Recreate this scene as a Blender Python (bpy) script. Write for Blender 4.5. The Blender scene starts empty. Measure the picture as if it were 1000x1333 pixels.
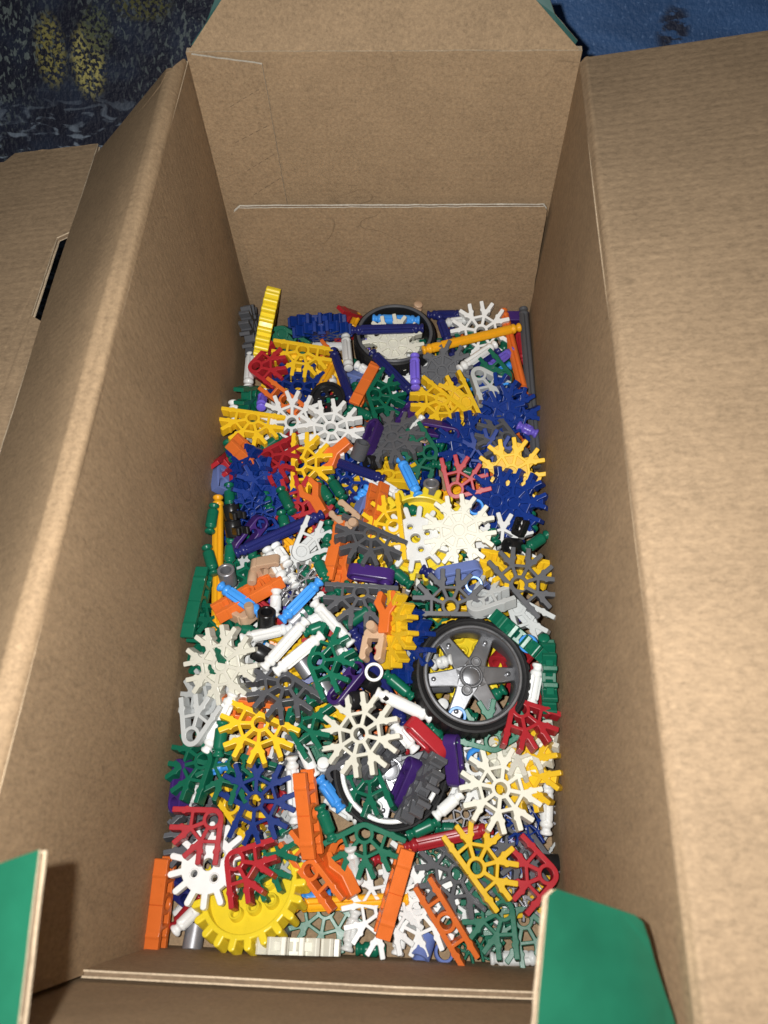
import bpy, bmesh, math, random
import numpy as np
from mathutils import Vector, Matrix, noise
rng = random.Random(7)
sc = bpy.context.scene
col = sc.collection
# ------------------------------------------------------------------ camera, light, exposure
CAMP = Vector((0.1164, 0.0410, 0.3976))
FPX = 939.8                                   # focal length in pixels of the 1000 x 1333 photograph
_rx, _ry, _rz = (math.radians(a) for a in (25.9325, 5.3462, -3.1784))
RC = (Matrix.Rotation(_ry, 3, 'Z') @ Matrix.Rotation(_rx, 3, 'X') @ Matrix.Rotation(_rz, 3, 'Z'))
cam = bpy.data.cameras.new('camera')
cam_o = bpy.data.objects.new('camera', cam); col.objects.link(cam_o)
cam_o.matrix_world = Matrix.Translation(CAMP) @ RC.to_4x4()
cam.sensor_fit = 'VERTICAL'; cam.sensor_height = 24.0; cam.lens = FPX / 1333 * 24.0
cam.clip_start = 0.01; cam.clip_end = 20
cam.dof.use_dof = True; cam.dof.focus_distance = 0.41; cam.dof.aperture_fstop = 9.5
sc.camera = cam_o
world = bpy.data.worlds.new('World'); sc.world = world; world.use_nodes = True
bg = world.node_tree.nodes['Background']
bg.inputs[0].default_value = (0.80, 0.88, 1.0, 1); bg.inputs[1].default_value = 0.024
# the phone's flash, beside the lens
fl = bpy.data.lights.new('phone_flash', 'AREA'); fl.shape = 'DISK'; fl.size = 0.006
fl.energy = 1.92; fl.color = (1.0, 0.98, 0.945)
flo = bpy.data.objects.new('phone_flash', fl); col.objects.link(flo)
flo.matrix_world = Matrix.Translation(CAMP + RC @ Vector((-0.020, 0.010, 0.004))) @ RC.to_4x4()
sc.view_settings.view_transform = 'Standard'; sc.view_settings.look = 'None'
sc.view_settings.exposure = 0.0; sc.view_settings.gamma = 1.0
sc.cycles.max_bounces = 8; sc.cycles.diffuse_bounces = 4

def proj(P):
    d = RC.transposed() @ (Vector(P) - CAMP)
    return (500 + FPX * d.x / -d.z, 666.5 - FPX * d.y / -d.z)
def ray(px, py):
    return (RC @ Vector(((px - 500) / FPX, (666.5 - py) / FPX, -1))).normalized()
def at_z(px, py, z):
    d = ray(px, py); return CAMP + d * ((z - CAMP.z) / d.z)
def at_y(px, py, y):
    d = ray(px, py); return CAMP + d * ((y - CAMP.y) / d.y)
def at_d(px, py, dist):
    d = ray(px, py); f = RC @ Vector((0, 0, -1)); return CAMP + d * (dist / d.dot(f))
W, L, H = 0.19, 0.3817, 0.1877

# ------------------------------------------------------------------ materials
def nodes_of(m):
    m.use_nodes = True; nt = m.node_tree
    return nt, nt.nodes, nt.links, nt.nodes['Principled BSDF']
def plastic(name, rgb, rough=0.34, metal=0.0, bump=0.06, vary=0.15, sss=0.0):
    m = bpy.data.materials.new(name); nt, N, K, b = nodes_of(m)
    tc = N.new('ShaderNodeTexCoord'); oi = N.new('ShaderNodeObjectInfo')
    n = N.new('ShaderNodeTexNoise'); n.inputs['Scale'].default_value = 160; n.inputs['Detail'].default_value = 5
    K.new(tc.outputs['Object'], n.inputs['Vector'])
    hs = N.new('ShaderNodeHueSaturation'); hs.inputs['Color'].default_value = (*rgb, 1)
    mr = N.new('ShaderNodeMapRange'); mr.inputs['To Min'].default_value = 1 - vary; mr.inputs['To Max'].default_value = 1 + vary
    K.new(oi.outputs['Random'], mr.inputs['Value'])
    mu = N.new('ShaderNodeMath'); mu.operation = 'MULTIPLY_ADD'; mu.inputs[1].default_value = 0.22
    K.new(n.outputs['Fac'], mu.inputs[0]); 
    sb = N.new('ShaderNodeMath'); sb.operation = 'SUBTRACT'; sb.inputs[1].default_value = 0.11
    K.new(mr.outputs[0], sb.inputs[0]); K.new(sb.outputs[0], mu.inputs[2]); K.new(mu.outputs[0], hs.inputs['Value'])
    K.new(hs.outputs[0], b.inputs['Base Color'])
    rr = N.new('ShaderNodeMapRange'); rr.inputs['To Min'].default_value = rough - .08; rr.inputs['To Max'].default_value = rough + .14
    K.new(n.outputs['Fac'], rr.inputs['Value']); K.new(rr.outputs[0], b.inputs['Roughness'])
    b.inputs['Metallic'].default_value = metal; b.inputs['Specular IOR Level'].default_value = .31 if not metal else .5
    sc_ = N.new('ShaderNodeTexNoise'); sc_.inputs['Scale'].default_value = 420; sc_.inputs['Detail'].default_value = 8; sc_.inputs['Roughness'].default_value = .75; sc_.inputs['Distortion'].default_value = 1.5
    K.new(tc.outputs['Object'], sc_.inputs['Vector'])
    sr = N.new('ShaderNodeMapRange'); sr.inputs['From Min'].default_value = .60; sr.inputs['From Max'].default_value = .74; sr.inputs['To Max'].default_value = .045
    K.new(sc_.outputs['Fac'], sr.inputs['Value']); mx = N.new('ShaderNodeMix'); mx.data_type = 'RGBA'
    K.new(sr.outputs[0], mx.inputs[0]); K.new(hs.outputs[0], mx.inputs[6]); mx.inputs[7].default_value = (.45, .43, .38, 1) if max(rgb) < .6 else (.42, .36, .26, 1)
    K.new(mx.outputs[2], b.inputs['Base Color'])
    n2 = N.new('ShaderNodeTexNoise'); n2.inputs['Scale'].default_value = 700; n2.inputs['Detail'].default_value = 2
    K.new(tc.outputs['Object'], n2.inputs['Vector'])
    bp = N.new('ShaderNodeBump'); bp.inputs['Strength'].default_value = bump; bp.inputs['Distance'].default_value = 0.0003
    K.new(n2.outputs['Fac'], bp.inputs['Height']); K.new(bp.outputs[0], b.inputs['Normal'])
    return m
COL = {
 'white': (.75, .76, .75), 'ivory': (.67, .66, .57), 'lemon': (.78, .60, .03), 'yellow': (.80, .50, .020), 'amber': (.85, .40, .015), 'orange': (.70, .155, .028),
 'green': (.006, .120, .068), 'blue': (.006, .029, .19), 'navy': (.015, .020, .125), 'red': (.36, .020, .028),
 'dark grey': (.095, .098, .108), 'light grey': (.46, .48, .48), 'purple': (.045, .018, .13), 'lilac': (.17, .12, .62),
 'sky blue': (.055, .30, .80), 'tan': (.52, .35, .23), 'silver': (.30, .30, .32), 'black': (.012, .012, .013), 'slate blue': (.13, .18, .42)}
MAT = {k: plastic(k.replace(' ', '_') + '_plastic', v, rough=.28 if k not in ('silver',) else .35, metal=.55 if k == 'silver' else 0) for k, v in COL.items()}
MAT['dark grey'] = plastic('dark_grey_plastic', COL['dark grey'], rough=.30)
MAT['rubber'] = plastic('black_rubber', (.009, .009, .010), rough=.55, bump=.25)
MAT['rim'] = plastic('silver_rim_plastic', (.25, .255, .27), rough=.33, metal=.8)

def cardboard(name, rgb, along=(1, 1, 1), flute=0.0, axis='X', dark=.72, seed=0.0):
    m = bpy.data.materials.new(name); nt, N, K, b = nodes_of(m)
    tc = N.new('ShaderNodeTexCoord'); mp = N.new('ShaderNodeMapping')
    mp.inputs['Scale'].default_value = along; mp.inputs['Location'].default_value = (seed, seed * .7, seed * 1.3)
    K.new(tc.outputs['Object'], mp.inputs['Vector'])
    def noi(scale, det, rough=.6, src=mp.outputs[0]):
        n = N.new('ShaderNodeTexNoise'); n.inputs['Scale'].default_value = scale; n.inputs['Detail'].default_value = det
        n.inputs['Roughness'].default_value = rough; K.new(src, n.inputs['Vector']); return n
    a, f, c = noi(38, 7, .72), noi(650, 6, .8), noi(1900, 3, .7)
    def mix(fac, A, B, mode='MIX'):
        x = N.new('ShaderNodeMix'); x.data_type = 'RGBA'; x.blend_type = mode
        for s, val in ((x.inputs[0], fac), (x.inputs[6], A), (x.inputs[7], B)):
            if hasattr(val, 'node'): K.new(val, s)
            elif isinstance(val, tuple): s.default_value = (*val, 1)
            else: s.default_value = val
        return x.outputs[2]
    def ramp(src, lo, hi):
        r = N.new('ShaderNodeMapRange'); r.inputs['From Min'].default_value = lo; r.inputs['From Max'].default_value = hi
        K.new(src.outputs['Fac'], r.inputs['Value']); return r.outputs[0]
    dk = tuple(x * dark for x in rgb); lt = tuple(min(1, x * 1.16) for x in rgb)
    c1 = mix(ramp(a, .32, .68), dk, lt)
    c2 = mix(ramp(f, .30, .70), tuple(x * .48 for x in rgb), tuple(min(1, x * 1.38) for x in rgb))
    c3 = mix(.62, c1, c2)
    sp = ramp(c, .60, .74)
    c4 = mix(sp, c3, tuple(x * .52 for x in rgb))
    m3 = N.new('ShaderNodeMath'); m3.operation = 'MULTIPLY'; m3.inputs[1].default_value = .5
    K.new(sp, m3.inputs[0])
    c5 = mix(m3.outputs[0], c3, c4)
    g_ = noi(260, 7, .82); d_ = noi(120, 3, .5); fk = ramp(g_, .56, .70); m4 = N.new('ShaderNodeMath'); m4.operation = 'MULTIPLY'; K.new(fk, m4.inputs[0]); m4.inputs[1].default_value = .55
    c6 = mix(m4.outputs[0], c5, tuple(x * .42 for x in rgb))
    lk = ramp(g_, .44, .30); m5 = N.new('ShaderNodeMath'); m5.operation = 'MULTIPLY'; K.new(lk, m5.inputs[0]); m5.inputs[1].default_value = .40
    c7 = mix(m5.outputs[0], c6, tuple(min(1, x * 1.45) for x in rgb))
    ab = N.new('ShaderNodeMath'); ab.operation = 'SUBTRACT'; K.new(noi(16, 2, .5).outputs['Fac'], ab.inputs[0]); ab.inputs[1].default_value = .5
    a2 = N.new('ShaderNodeMath'); a2.operation = 'ABSOLUTE'; K.new(ab.outputs[0], a2.inputs[0])
    a3 = N.new('ShaderNodeMapRange'); a3.inputs['From Min'].default_value = .0; a3.inputs['From Max'].default_value = .0035; a3.inputs['To Min'].default_value = .5; a3.inputs['To Max'].default_value = 0; K.new(a2.outputs[0], a3.inputs['Value'])
    a4 = N.new('ShaderNodeMath'); a4.operation = 'MULTIPLY'; K.new(a3.outputs[0], a4.inputs[0]); K.new(ramp(noi(11, 3, .5), .63, .70), a4.inputs[1])
    c8 = mix(a4.outputs[0], c7, tuple(x * .35 for x in rgb))
    K.new(c8, b.inputs['Base Color'])
    b.inputs['Roughness'].default_value = .72; b.inputs['Specular IOR Level'].default_value = .25
    h = N.new('ShaderNodeMath'); h.operation = 'ADD'; K.new(f.outputs['Fac'], h.inputs[0]); K.new(c.outputs['Fac'], h.inputs[1])
    bp = N.new('ShaderNodeBump'); bp.inputs['Strength'].default_value = .42; bp.inputs['Distance'].default_value = .0006
    K.new(h.outputs[0], bp.inputs['Height']); last = bp
    if flute:
        w = N.new('ShaderNodeTexWave'); w.bands_direction = axis; w.inputs['Scale'].default_value = 75
        w.inputs['Distortion'].default_value = .35; w.inputs['Detail'].default_value = 2; K.new(tc.outputs['Object'], w.inputs['Vector'])
        b2 = N.new('ShaderNodeBump'); b2.inputs['Strength'].default_value = flute; b2.inputs['Distance'].default_value = .0006
        K.new(w.outputs['Fac'], b2.inputs['Height']); K.new(bp.outputs[0], b2.inputs['Normal']); last = b2
    K.new(last.outputs[0], b.inputs['Normal'])
    return m
KR = (.345, .238, .140)
CB_SIDE = cardboard('kraft_cardboard_side', KR, (1, 1, .5), .06, 'Y', seed=3)
CB_BACK = cardboard('kraft_cardboard_back', KR, (.9, 1, 1), .07, 'Z', seed=9)
CB_FLAP = cardboard('kraft_cardboard_flap', (.325, .228, .139), (.5, 1, 1), .11, 'Y', seed=5)
CB_EDGE = cardboard('cut_cardboard_edge', (.58, .46, .32), (1, 1, 4), 0, seed=1)
CB_PALE = cardboard('pale_cut_edge', (.62, .58, .50), (1, 1, 1), 0, dark=.9, seed=2)
CB_CUT = cardboard('dark_card_core', (.21, .145, .09), seed=2)
def printed(name, rgb):
    m = bpy.data.materials.new(name); nt, N, K, b = nodes_of(m)
    tc = N.new('ShaderNodeTexCoord'); n = N.new('ShaderNodeTexNoise'); n.inputs['Scale'].default_value = 60; n.inputs['Detail'].default_value = 6
    K.new(tc.outputs['Object'], n.inputs['Vector'])
    cr = N.new('ShaderNodeValToRGB'); cr.color_ramp.elements[0].position = .3; cr.color_ramp.elements[1].position = .75
    cr.color_ramp.elements[0].color = (*[x * .8 for x in rgb], 1); cr.color_ramp.elements[1].color = (*[min(1, x * 1.15) for x in rgb], 1)
    K.new(n.outputs['Fac'], cr.inputs[0]); K.new(cr.outputs[0], b.inputs['Base Color']); b.inputs['Roughness'].default_value = .36
    return m
GREENP = printed('green_printed_card', (.010, .105, .058))
TEALP = printed('teal_printed_card', (.03, .10, .09))

# ------------------------------------------------------------------ object helpers
def link(name, mesh, parent=None, mats=()):
    o = bpy.data.objects.new(name, mesh); col.objects.link(o)
    if parent: o.parent = parent
    return o
def tag(o, label=None, cat=None, group=None, kind=None):
    for k, v in (('label', label), ('category', cat), ('group', group), ('kind', kind)):
        if v: o[k] = v
def empty(name, loc=(0, 0, 0)):
    o = bpy.data.objects.new(name, None); o.location = loc; o.empty_display_size = .01; col.objects.link(o); return o
def mesh_from(name, V, F, mats, mi=None, smooth=None):
    me = bpy.data.meshes.new(name); me.from_pydata([tuple(v) for v in V], [], F)
    for m in mats: me.materials.append(m)
    if mi: me.polygons.foreach_set('material_index', mi)
    me.update()
    if smooth is not None:
        me.polygons.foreach_set('use_smooth', [True] * len(me.polygons)); me.set_sharp_from_angle(angle=math.radians(smooth))
    return me
def panel(name, pts, th, mats, parent=None, rough=.0003):
    """a thick card panel: pts = face polygon (seen face), thickness goes to the back; mats = (face, edge, back)"""
    pts = [Vector(p) for p in pts]; n = Vector((0, 0, 0))
    if rough:
        q = []
        for i, a in enumerate(pts):
            b = pts[(i + 1) % len(pts)]; m_ = max(1, min(60, int((b - a).length / .004))); t_ = (b - a).normalized()
            for j in range(m_):
                p_ = a.lerp(b, j / m_); s_ = rough * (noise.noise(p_ * 210) + .8 * noise.noise(p_ * 700)) if j else 0
                q.append(p_ + Vector((s_ * (1 - abs(t_.x)), s_ * (1 - abs(t_.y)) * .3, s_ * (1 - abs(t_.z)))))
        pts = q
    for i in range(len(pts)):
        a, b = pts[i], pts[(i + 1) % len(pts)]
        n += Vector(((a.y - b.y) * (a.z + b.z), (a.z - b.z) * (a.x + b.x), (a.x - b.x) * (a.y + b.y)))
    n.normalize()
    if n.dot(CAMP - pts[0]) < 0: n = -n
    k = len(pts); V = pts + [p - n * th for p in pts]
    F = [list(range(k)), list(range(2 * k - 1, k - 1, -1))] + [[i, i + k, (i + 1) % k + k, (i + 1) % k] for i in range(k)]
    me = mesh_from(name, V, F, mats, [0, 2] + [1] * k)
    bm = bmesh.new(); bm.from_mesh(me); bmesh.ops.recalc_face_normals(bm, faces=bm.faces); bm.to_mesh(me); bm.free()
    return link(name, me, parent)
def ply(name, pts, th, mats, parent):
    """corrugated board: a face liner, a back liner and the darker fluted core a little inside their edges"""
    pts = [Vector(p) for p in pts]; face = panel(name, pts, th * .24, mats, parent)
    n = face.data.polygons[0].normal.copy(); c = sum(pts, Vector()) / len(pts)
    core = panel('flute_core', [p + (c - p).normalized() * .0007 - n * th * .25 for p in pts], th * .5, (CB_CUT, CB_CUT, CB_CUT), None)
    back = panel('back_liner', [p - n * th * .76 for p in pts], th * .24, (mats[1], mats[1], mats[2]), None)
    return face, core, back
def lply(*a):
    f, c, b = ply(*a); local(f)
    for o in (c, b):
        o.parent = f; o.matrix_parent_inverse = Matrix.Identity(4)
    return f
def sweep(name, prof, y0, y1, th, mats, parent, ny=40, wob=.0008, seed=0, ends=None, side=1):
    """profile in (x, z) swept along y with thickness th on the given side"""
    P = [Vector((a, b)) for a, b in prof]; k = len(P); nor = []
    for i in range(k):
        t = (P[min(i + 1, k - 1)] - P[max(i - 1, 0)]).normalized(); nor.append(Vector((-t.y, t.x)) * side)
    V = []; F = []; mi = []
    for layer in (0, 1):
        for j in range(ny + 1):
            y = y0 + (y1 - y0) * j / ny
            for i in range(k):
                q = P[i] + nor[i] * (th * layer)
                s = i / (k - 1)
                d = noise.noise(Vector((seed + y * 9, s * 3, seed))) * wob * min(1, s * 4)
                yy = y + (ends(s) if ends and j == ny else 0) 
                V.append((q.x + nor[i].x * d, yy, q.y + nor[i].y * d))
    off = (ny + 1) * k
    for j in range(ny):
        for i in range(k - 1):
            a = j * k + i
            F.append([a, a + 1, a + 1 + k, a + k]); mi.append(0)
            F.append([off + a, off + a + k, off + a + 1 + k, off + a + 1]); mi.append(2)
    for j in range(ny):
        for i in (0, k - 1):
            a = j * k + i; F.append([a, a + k, a + k + off, a + off]); mi.append(1)
    for j in (0, ny):
        for i in range(k - 1):
            a = j * k + i; F.append([a, a + 1, a + 1 + off, a + off]); mi.append(1)
    me = mesh_from(name, V, F, mats, mi, 50)
    bm = bmesh.new(); bm.from_mesh(me); bmesh.ops.recalc_face_normals(bm, faces=bm.faces); bm.to_mesh(me); bm.free()
    return link(name, me, parent)

# ------------------------------------------------------------------ the box
box = empty('cardboard_box', (W / 2, L / 2, 0))
tag(box, 'open brown cardboard box with folded-out flaps holding the plastic pieces', 'box')
BX = (CB_SIDE, CB_EDGE, GREENP)
def local(o):
    o.matrix_parent_inverse = box.matrix_world.inverted(); return o
box.matrix_world = Matrix.Translation((W / 2, L / 2, 0)); bpy.context.view_layer.update()
r = .0045; TH = .0035
# floor of the box, in two panels that meet at a seam
local(panel('floor_panel', [(-.001, -.001, 0), (W + .001, -.001, 0), (W + .001, L, 0), (-.001, L, 0)], .003, (CB_BACK, CB_EDGE, CB_BACK), box))
# left wall and the flap folded outwards and down from it
XL = .0022
local(sweep('side_wall', [(0, -.001), (.0002, .05), (XL * .6, .12), (XL, H - r)], -.001, L, TH, BX, box, seed=1, side=1))
aL = math.radians(41)
arc = [(XL - r + r * math.cos(t), H - r + r * math.sin(t)) for t in np.linspace(0, math.pi / 2 + aL, 14)]
ex, ez = arc[-1]; FW = .067
arc += [(ex - s * math.cos(aL), ez - s * math.sin(aL)) for s in (.02, .04, .06, FW)]
local(sweep('side_flap', arc, -.06, L - .002, TH, (CB_SIDE, CB_SIDE, GREENP), box, seed=4, wob=.0012, ends=lambda s: -.030 * max(0, s - .2) / .8, side=1))
fx, fz = arc[-1]
# right wall and its flap, lying out to the side
XR = W - .0022
local(sweep('side_wall', [(W, -.001), (W - .0002, .05), (W - .001, .12), (XR, H - r)], -.001, L, TH, BX, box, seed=7, side=-1))
aR = math.radians(-9)
arc2 = [(XR + r - r * math.cos(t), H - r + r * math.sin(t)) for t in np.linspace(0, math.pi / 2 + aR, 12)]
ex2, ez2 = arc2[-1]
arc2 += [(ex2 + s * math.cos(aR), ez2 - s * math.sin(aR)) for s in (.03, .06, .09, .13)]
local(sweep('side_flap', arc2, -.09, L - .002, TH, (CB_FLAP, CB_EDGE, GREENP), box, seed=11, wob=.0012, side=-1))
# back wall, inner liner flap, glue tab and the tapered end flap above
yb = L
tl, tr = at_y(246, 68, yb), at_y(754, 66, yb)
local(panel('end_wall', [(-.004, yb, -.001), (W + .004, yb, -.001), (tr.x + .0015, yb, tr.z), (tl.x - .0015, yb, tl.z)], TH, (CB_BACK, CB_EDGE, GREENP), box))
ff = [Vector((tl.x, yb + .0005, tl.z + .0004)), Vector((tr.x, yb + .0005, tr.z + .0004))]
fa, fb = at_y(694, -4, yb + .012), at_y(291, -4, yb + .012)
fa2, fb2 = at_y(640, -70, yb + .028), at_y(335, -70, yb + .028)
local(panel('end_flap', [ff[0], ff[1], fa, fb], .003, (CB_BACK, CB_EDGE, TEALP), box))
local(panel('end_flap', [fb, fa, fa2, fb2], .003, (CB_BACK, CB_EDGE, TEALP), box))
local(panel('outer_ply', [at_y(744, 66, yb + .0045), at_y(752, 53, yb + .0045), at_y(722, 18, yb + .010), at_y(714, -6, yb + .014), at_y(690, -6, yb + .014)], .001, (TEALP, CB_EDGE, TEALP), box))
local(panel('outer_ply', [at_y(256, 64, yb + .0045), at_y(249, 58, yb + .0045), at_y(268, 30, yb + .010), at_y(282, -6, yb + .014), at_y(296, -6, yb + .014)], .001, (TEALP, CB_EDGE, TEALP), box))
local(panel('glue_tab', [at_y(249, 71, yb - .002), at_y(341, 84, yb - .002), at_y(374, 268, yb - .002), at_y(318, 345, yb - .002)], .0011, (CB_BACK, CB_PALE, CB_BACK), box))
V = []; F = []
for (xa, ya, xb, yb_) in ((300, 139, 341, 114), (306, 186, 352, 162), (322, 222, 360, 199), (330, 254, 368, 230)):
    for k in range(5):
        t0, t1 = k / 5, k / 5 + .11; a_ = at_y(xa + (xb - xa) * t0, ya + (yb_ - ya) * t0, yb - .0022); b_ = at_y(xa + (xb - xa) * t1, ya + (yb_ - ya) * t1, yb - .0022)
        u = (b_ - a_).normalized().cross(Vector((0, 1, 0))) * .00022; k0 = len(V); V += [a_ - u, b_ - u, b_ + u, a_ + u]; F.append([k0, k0 + 1, k0 + 2, k0 + 3])
pf = local(link('perforation', mesh_from('perforation', V, F, [CB_CUT]), box)); pf['kind'] = 'stuff'
yl = yb - .0075
lp = [at_y(304, 277, yl), at_y(311, 271, yl), at_y(709, 269, yl), at_y(712, 274, yl), at_y(692, 395, yl), at_y(688, 440, yl), at_y(336, 440, yl), at_y(331, 400, yl), at_y(322, 330, yl)]
lply('inner_flap', lp, .0026, (CB_BACK, CB_PALE, CB_BACK), box)
# front wall and its inner flap
local(panel('end_wall', [(-.004, -.003, -.001), (W + .004, -.003, -.001), (W + .004, -.003, H), (-.004, -.003, H)], TH, (CB_BACK, CB_EDGE, GREENP), box))
yf = .0008
q = [at_y(108, 1262, yf), at_y(300, 1272, yf), at_y(520, 1284, yf), at_y(735, 1292, yf)]
lply('inner_flap', [(0.001, yf, 0.0005)] + q + [(W - .0005, yf, .0005)], .0026, (CB_BACK, CB_EDGE, CB_BACK), box)
# second panel of the left flap, with the slot cut at its crease
aS = math.radians(9)
def S2(y, s): return Vector((fx - .001 - s * math.cos(aS), y, fz - .001 - s * math.sin(aS)))
def yat(px, py):
    best = min((abs(proj((fx, y, fz))[1] - py), y) for y in np.linspace(-.05, L, 400)); return best[1]
yn1, yn2 = yat(95, 300), yat(57, 415)
pts2 = [S2(L - .004, 0), S2(yn1, 0), S2(yn1 - .003, .0062), S2(yn2 + .004, .0062), S2(yn2, 0), S2(-.06, 0), S2(-.06, .22), S2(L - .010, .22), S2(L - .008, .055), S2(L - .002, .05)]
lply('outer_flap', pts2, .0026, (CB_FLAP, CB_EDGE, GREENP), box)
# green printed tuck tabs at the two front corners
lply('tuck_tab', [at_d(51, 1106, .166), at_d(22, 1345, .150), at_d(-60, 1345, .152), at_d(-60, 1150, .168), at_d(0, 1124, .167)], .003, (GREENP, CB_EDGE, GREENP), box)
_A, _B, _C = at_d(714, 1166, .185), at_d(837, 1200, .190), at_d(698, 1350, .168); _N = (_B - _A).cross(_C - _A)
def on_tab(px, py):
    d = ray(px, py); return CAMP + d * ((_A - CAMP).dot(_N) / d.dot(_N))
lply('tuck_tab', [on_tab(*p) for p in ((714, 1166), (724, 1157), (826, 1191), (837, 1200), (884, 1350), (698, 1350))], .003, (GREENP, CB_EDGE, GREENP), box)

local(panel('tab_root', [at_d(22, 1347, .150), at_d(-60, 1347, .152), (-.003, -.0035, H), (.020, -.0035, H)], .003, (GREENP, CB_EDGE, CB_BACK), box))
local(panel('tab_root', [on_tab(884, 1352), on_tab(698, 1352), (W - .036, -.0035, H), (W - .002, -.0035, H)], .003, (GREENP, CB_EDGE, CB_BACK), box))

# ------------------------------------------------------------------ the printed blanket under the box
BZ = -.006; BY = L + .05
def at_bl(px, py):
    d = ray(px, py); t = (BZ - CAMP.z - (BY - CAMP.y) * 0 + 0) / d.z; P = CAMP + d * t
    if P.y > BY:
        t = (CAMP.z - BZ - (CAMP.y - BY)) / (d.y - d.z); P = CAMP + d * t
    return P
def blanket_mat():
    m = bpy.data.materials.new('landscape_print_fleece'); nt, N, K, b = nodes_of(m)
    g = N.new('ShaderNodeNewGeometry'); pos = g.outputs['Position']
    def noi(scale, det, sx=(1, 1, 1), dist=0):
        mp = N.new('ShaderNodeMapping'); mp.inputs['Scale'].default_value = sx; K.new(pos, mp.inputs['Vector'])
        n = N.new('ShaderNodeTexNoise'); n.inputs['Scale'].default_value = scale; n.inputs['Detail'].default_value = det; n.inputs['Distortion'].default_value = dist
        K.new(mp.outputs[0], n.inputs['Vector']); return n.outputs['Fac']
    def mr(src, a, b_, c=0, d=1):
        r_ = N.new('ShaderNodeMapRange'); r_.interpolation_type = 'SMOOTHSTEP'
        for i, v in enumerate((a, b_, c, d)): r_.inputs[i + 1].default_value = v
        K.new(src, r_.inputs[0]); return r_.outputs[0]
    def mul(a, b_):
        x = N.new('ShaderNodeMath'); x.operation = 'MULTIPLY'; K.new(a, x.inputs[0])
        if isinstance(b_, float): x.inputs[1].default_value = b_
        else: K.new(b_, x.inputs[1])
        return x.outputs[0]
    def mix(f, A, B):
        x = N.new('ShaderNodeMix'); x.data_type = 'RGBA'; K.new(f, x.inputs[0])
        for s, v in ((x.inputs[6], A), (x.inputs[7], B)):
            if isinstance(v, tuple): s.default_value = (*v, 1)
            else: K.new(v, s)
        return x.outputs[2]
    def blob(px, py, rx, ry):
        c = at_bl(px, py); v = N.new('ShaderNodeVectorMath'); v.operation = 'SUBTRACT'; K.new(pos, v.inputs[0]); v.inputs[1].default_value = c
        s = N.new('ShaderNodeVectorMath'); s.operation = 'MULTIPLY'; K.new(v.outputs[0], s.inputs[0]); s.inputs[1].default_value = (1 / rx, 1 / ry, 0)
        l = N.new('ShaderNodeVectorMath'); l.operation = 'LENGTH'; K.new(s.outputs[0], l.inputs[0]); return mr(l.outputs['Value'], .55, 1.1, 1, 0)
    xyz = N.new('ShaderNodeSeparateXYZ'); K.new(pos, xyz.inputs[0])
    # dark wooded shore
    base = mix(mr(noi(40, 7), .42, .72), (.005, .007, .022), (.016, .027, .058))
    twig = mul(mr(noi(300, 9, (1.3, .7, .7), .5), .54, .60), mr(noi(9, 3), .36, .62))
    base = mix(mul(twig, .8), base, (.17, .21, .20))
    lowband = mr(xyz.outputs[1], at_bl(150, 205).y, at_bl(150, 100).y, 1, 0)
    foam = mul(mr(noi(130, 8, (.4, 1.2, .8), 1.4), .50, .60), lowband)
    base = mix(mul(foam, .8), base, (.26, .32, .40))
    lv = mr(noi(420, 9, (1, 1, 1), .3), .45, .58)
    for (px, py, rx, ry, c) in ((66, 66, .012, .017, (.28, .25, .07)), (115, 80, .013, .017, (.46, .41, .13)), (186, 4, .022, .008, (.10, .10, .03)), (125, 40, .012, .012, (.10, .12, .06))):
        base = mix(mul(lv, blob(px, py, rx, ry)), base, c)
    # water on the other side
    wav = noi(40, 5, (.35, 1.6, 1), .4)
    sea = mix(mr(wav, .32, .72), (.030, .090, .23), (.050, .135, .33))
    sea = mix(mul(mr(noi(420, 3), .60, .72), .3), sea, (.26, .42, .75))
    sea = mix(mul(mr(noi(160, 4, (.5, 1.6, 1)), .42, .5), blob(876, 42, .012, .012)), sea, (.012, .018, .045))
    cut = mr(xyz.outputs[0], .11, .13)
    K.new(mix(cut, base, sea), b.inputs['Base Color'])
    b.inputs['Roughness'].default_value = .6
    b.inputs['Sheen Weight'].default_value = .15
    bp = N.new('ShaderNodeBump'); bp.inputs['Strength'].default_value = .6; bp.inputs['Distance'].default_value = .002
    K.new(noi(380, 4), bp.inputs['Height']); K.new(bp.outputs[0], b.inputs['Normal'])
    return m
V = []; F = []; n = 60
for j in range(n + 1):
    for i in range(n + 1):
        x = -1.2 + 2.4 * i / n; y = -.6 + 1.4 * j / n
        inside = -.3 < x < .5 and -.15 < y < .45
        V.append((x, y, BZ + (0 if inside else -.0005 + noise.noise(Vector((x * 4, y * 4, 0))) * .004 - .004 * (y < BY)) + max(0, y - BY)))
for j in range(n):
    for i in range(n):
        a = j * (n + 1) + i; F.append([a, a + 1, a + n + 2, a + n + 1])
bl = link('printed_blanket', mesh_from('printed_blanket', V, F, [blanket_mat()], None, 180))
tag(bl, 'dark blanket printed with a wooded shore and blue water beneath the box', 'blanket')

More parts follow.
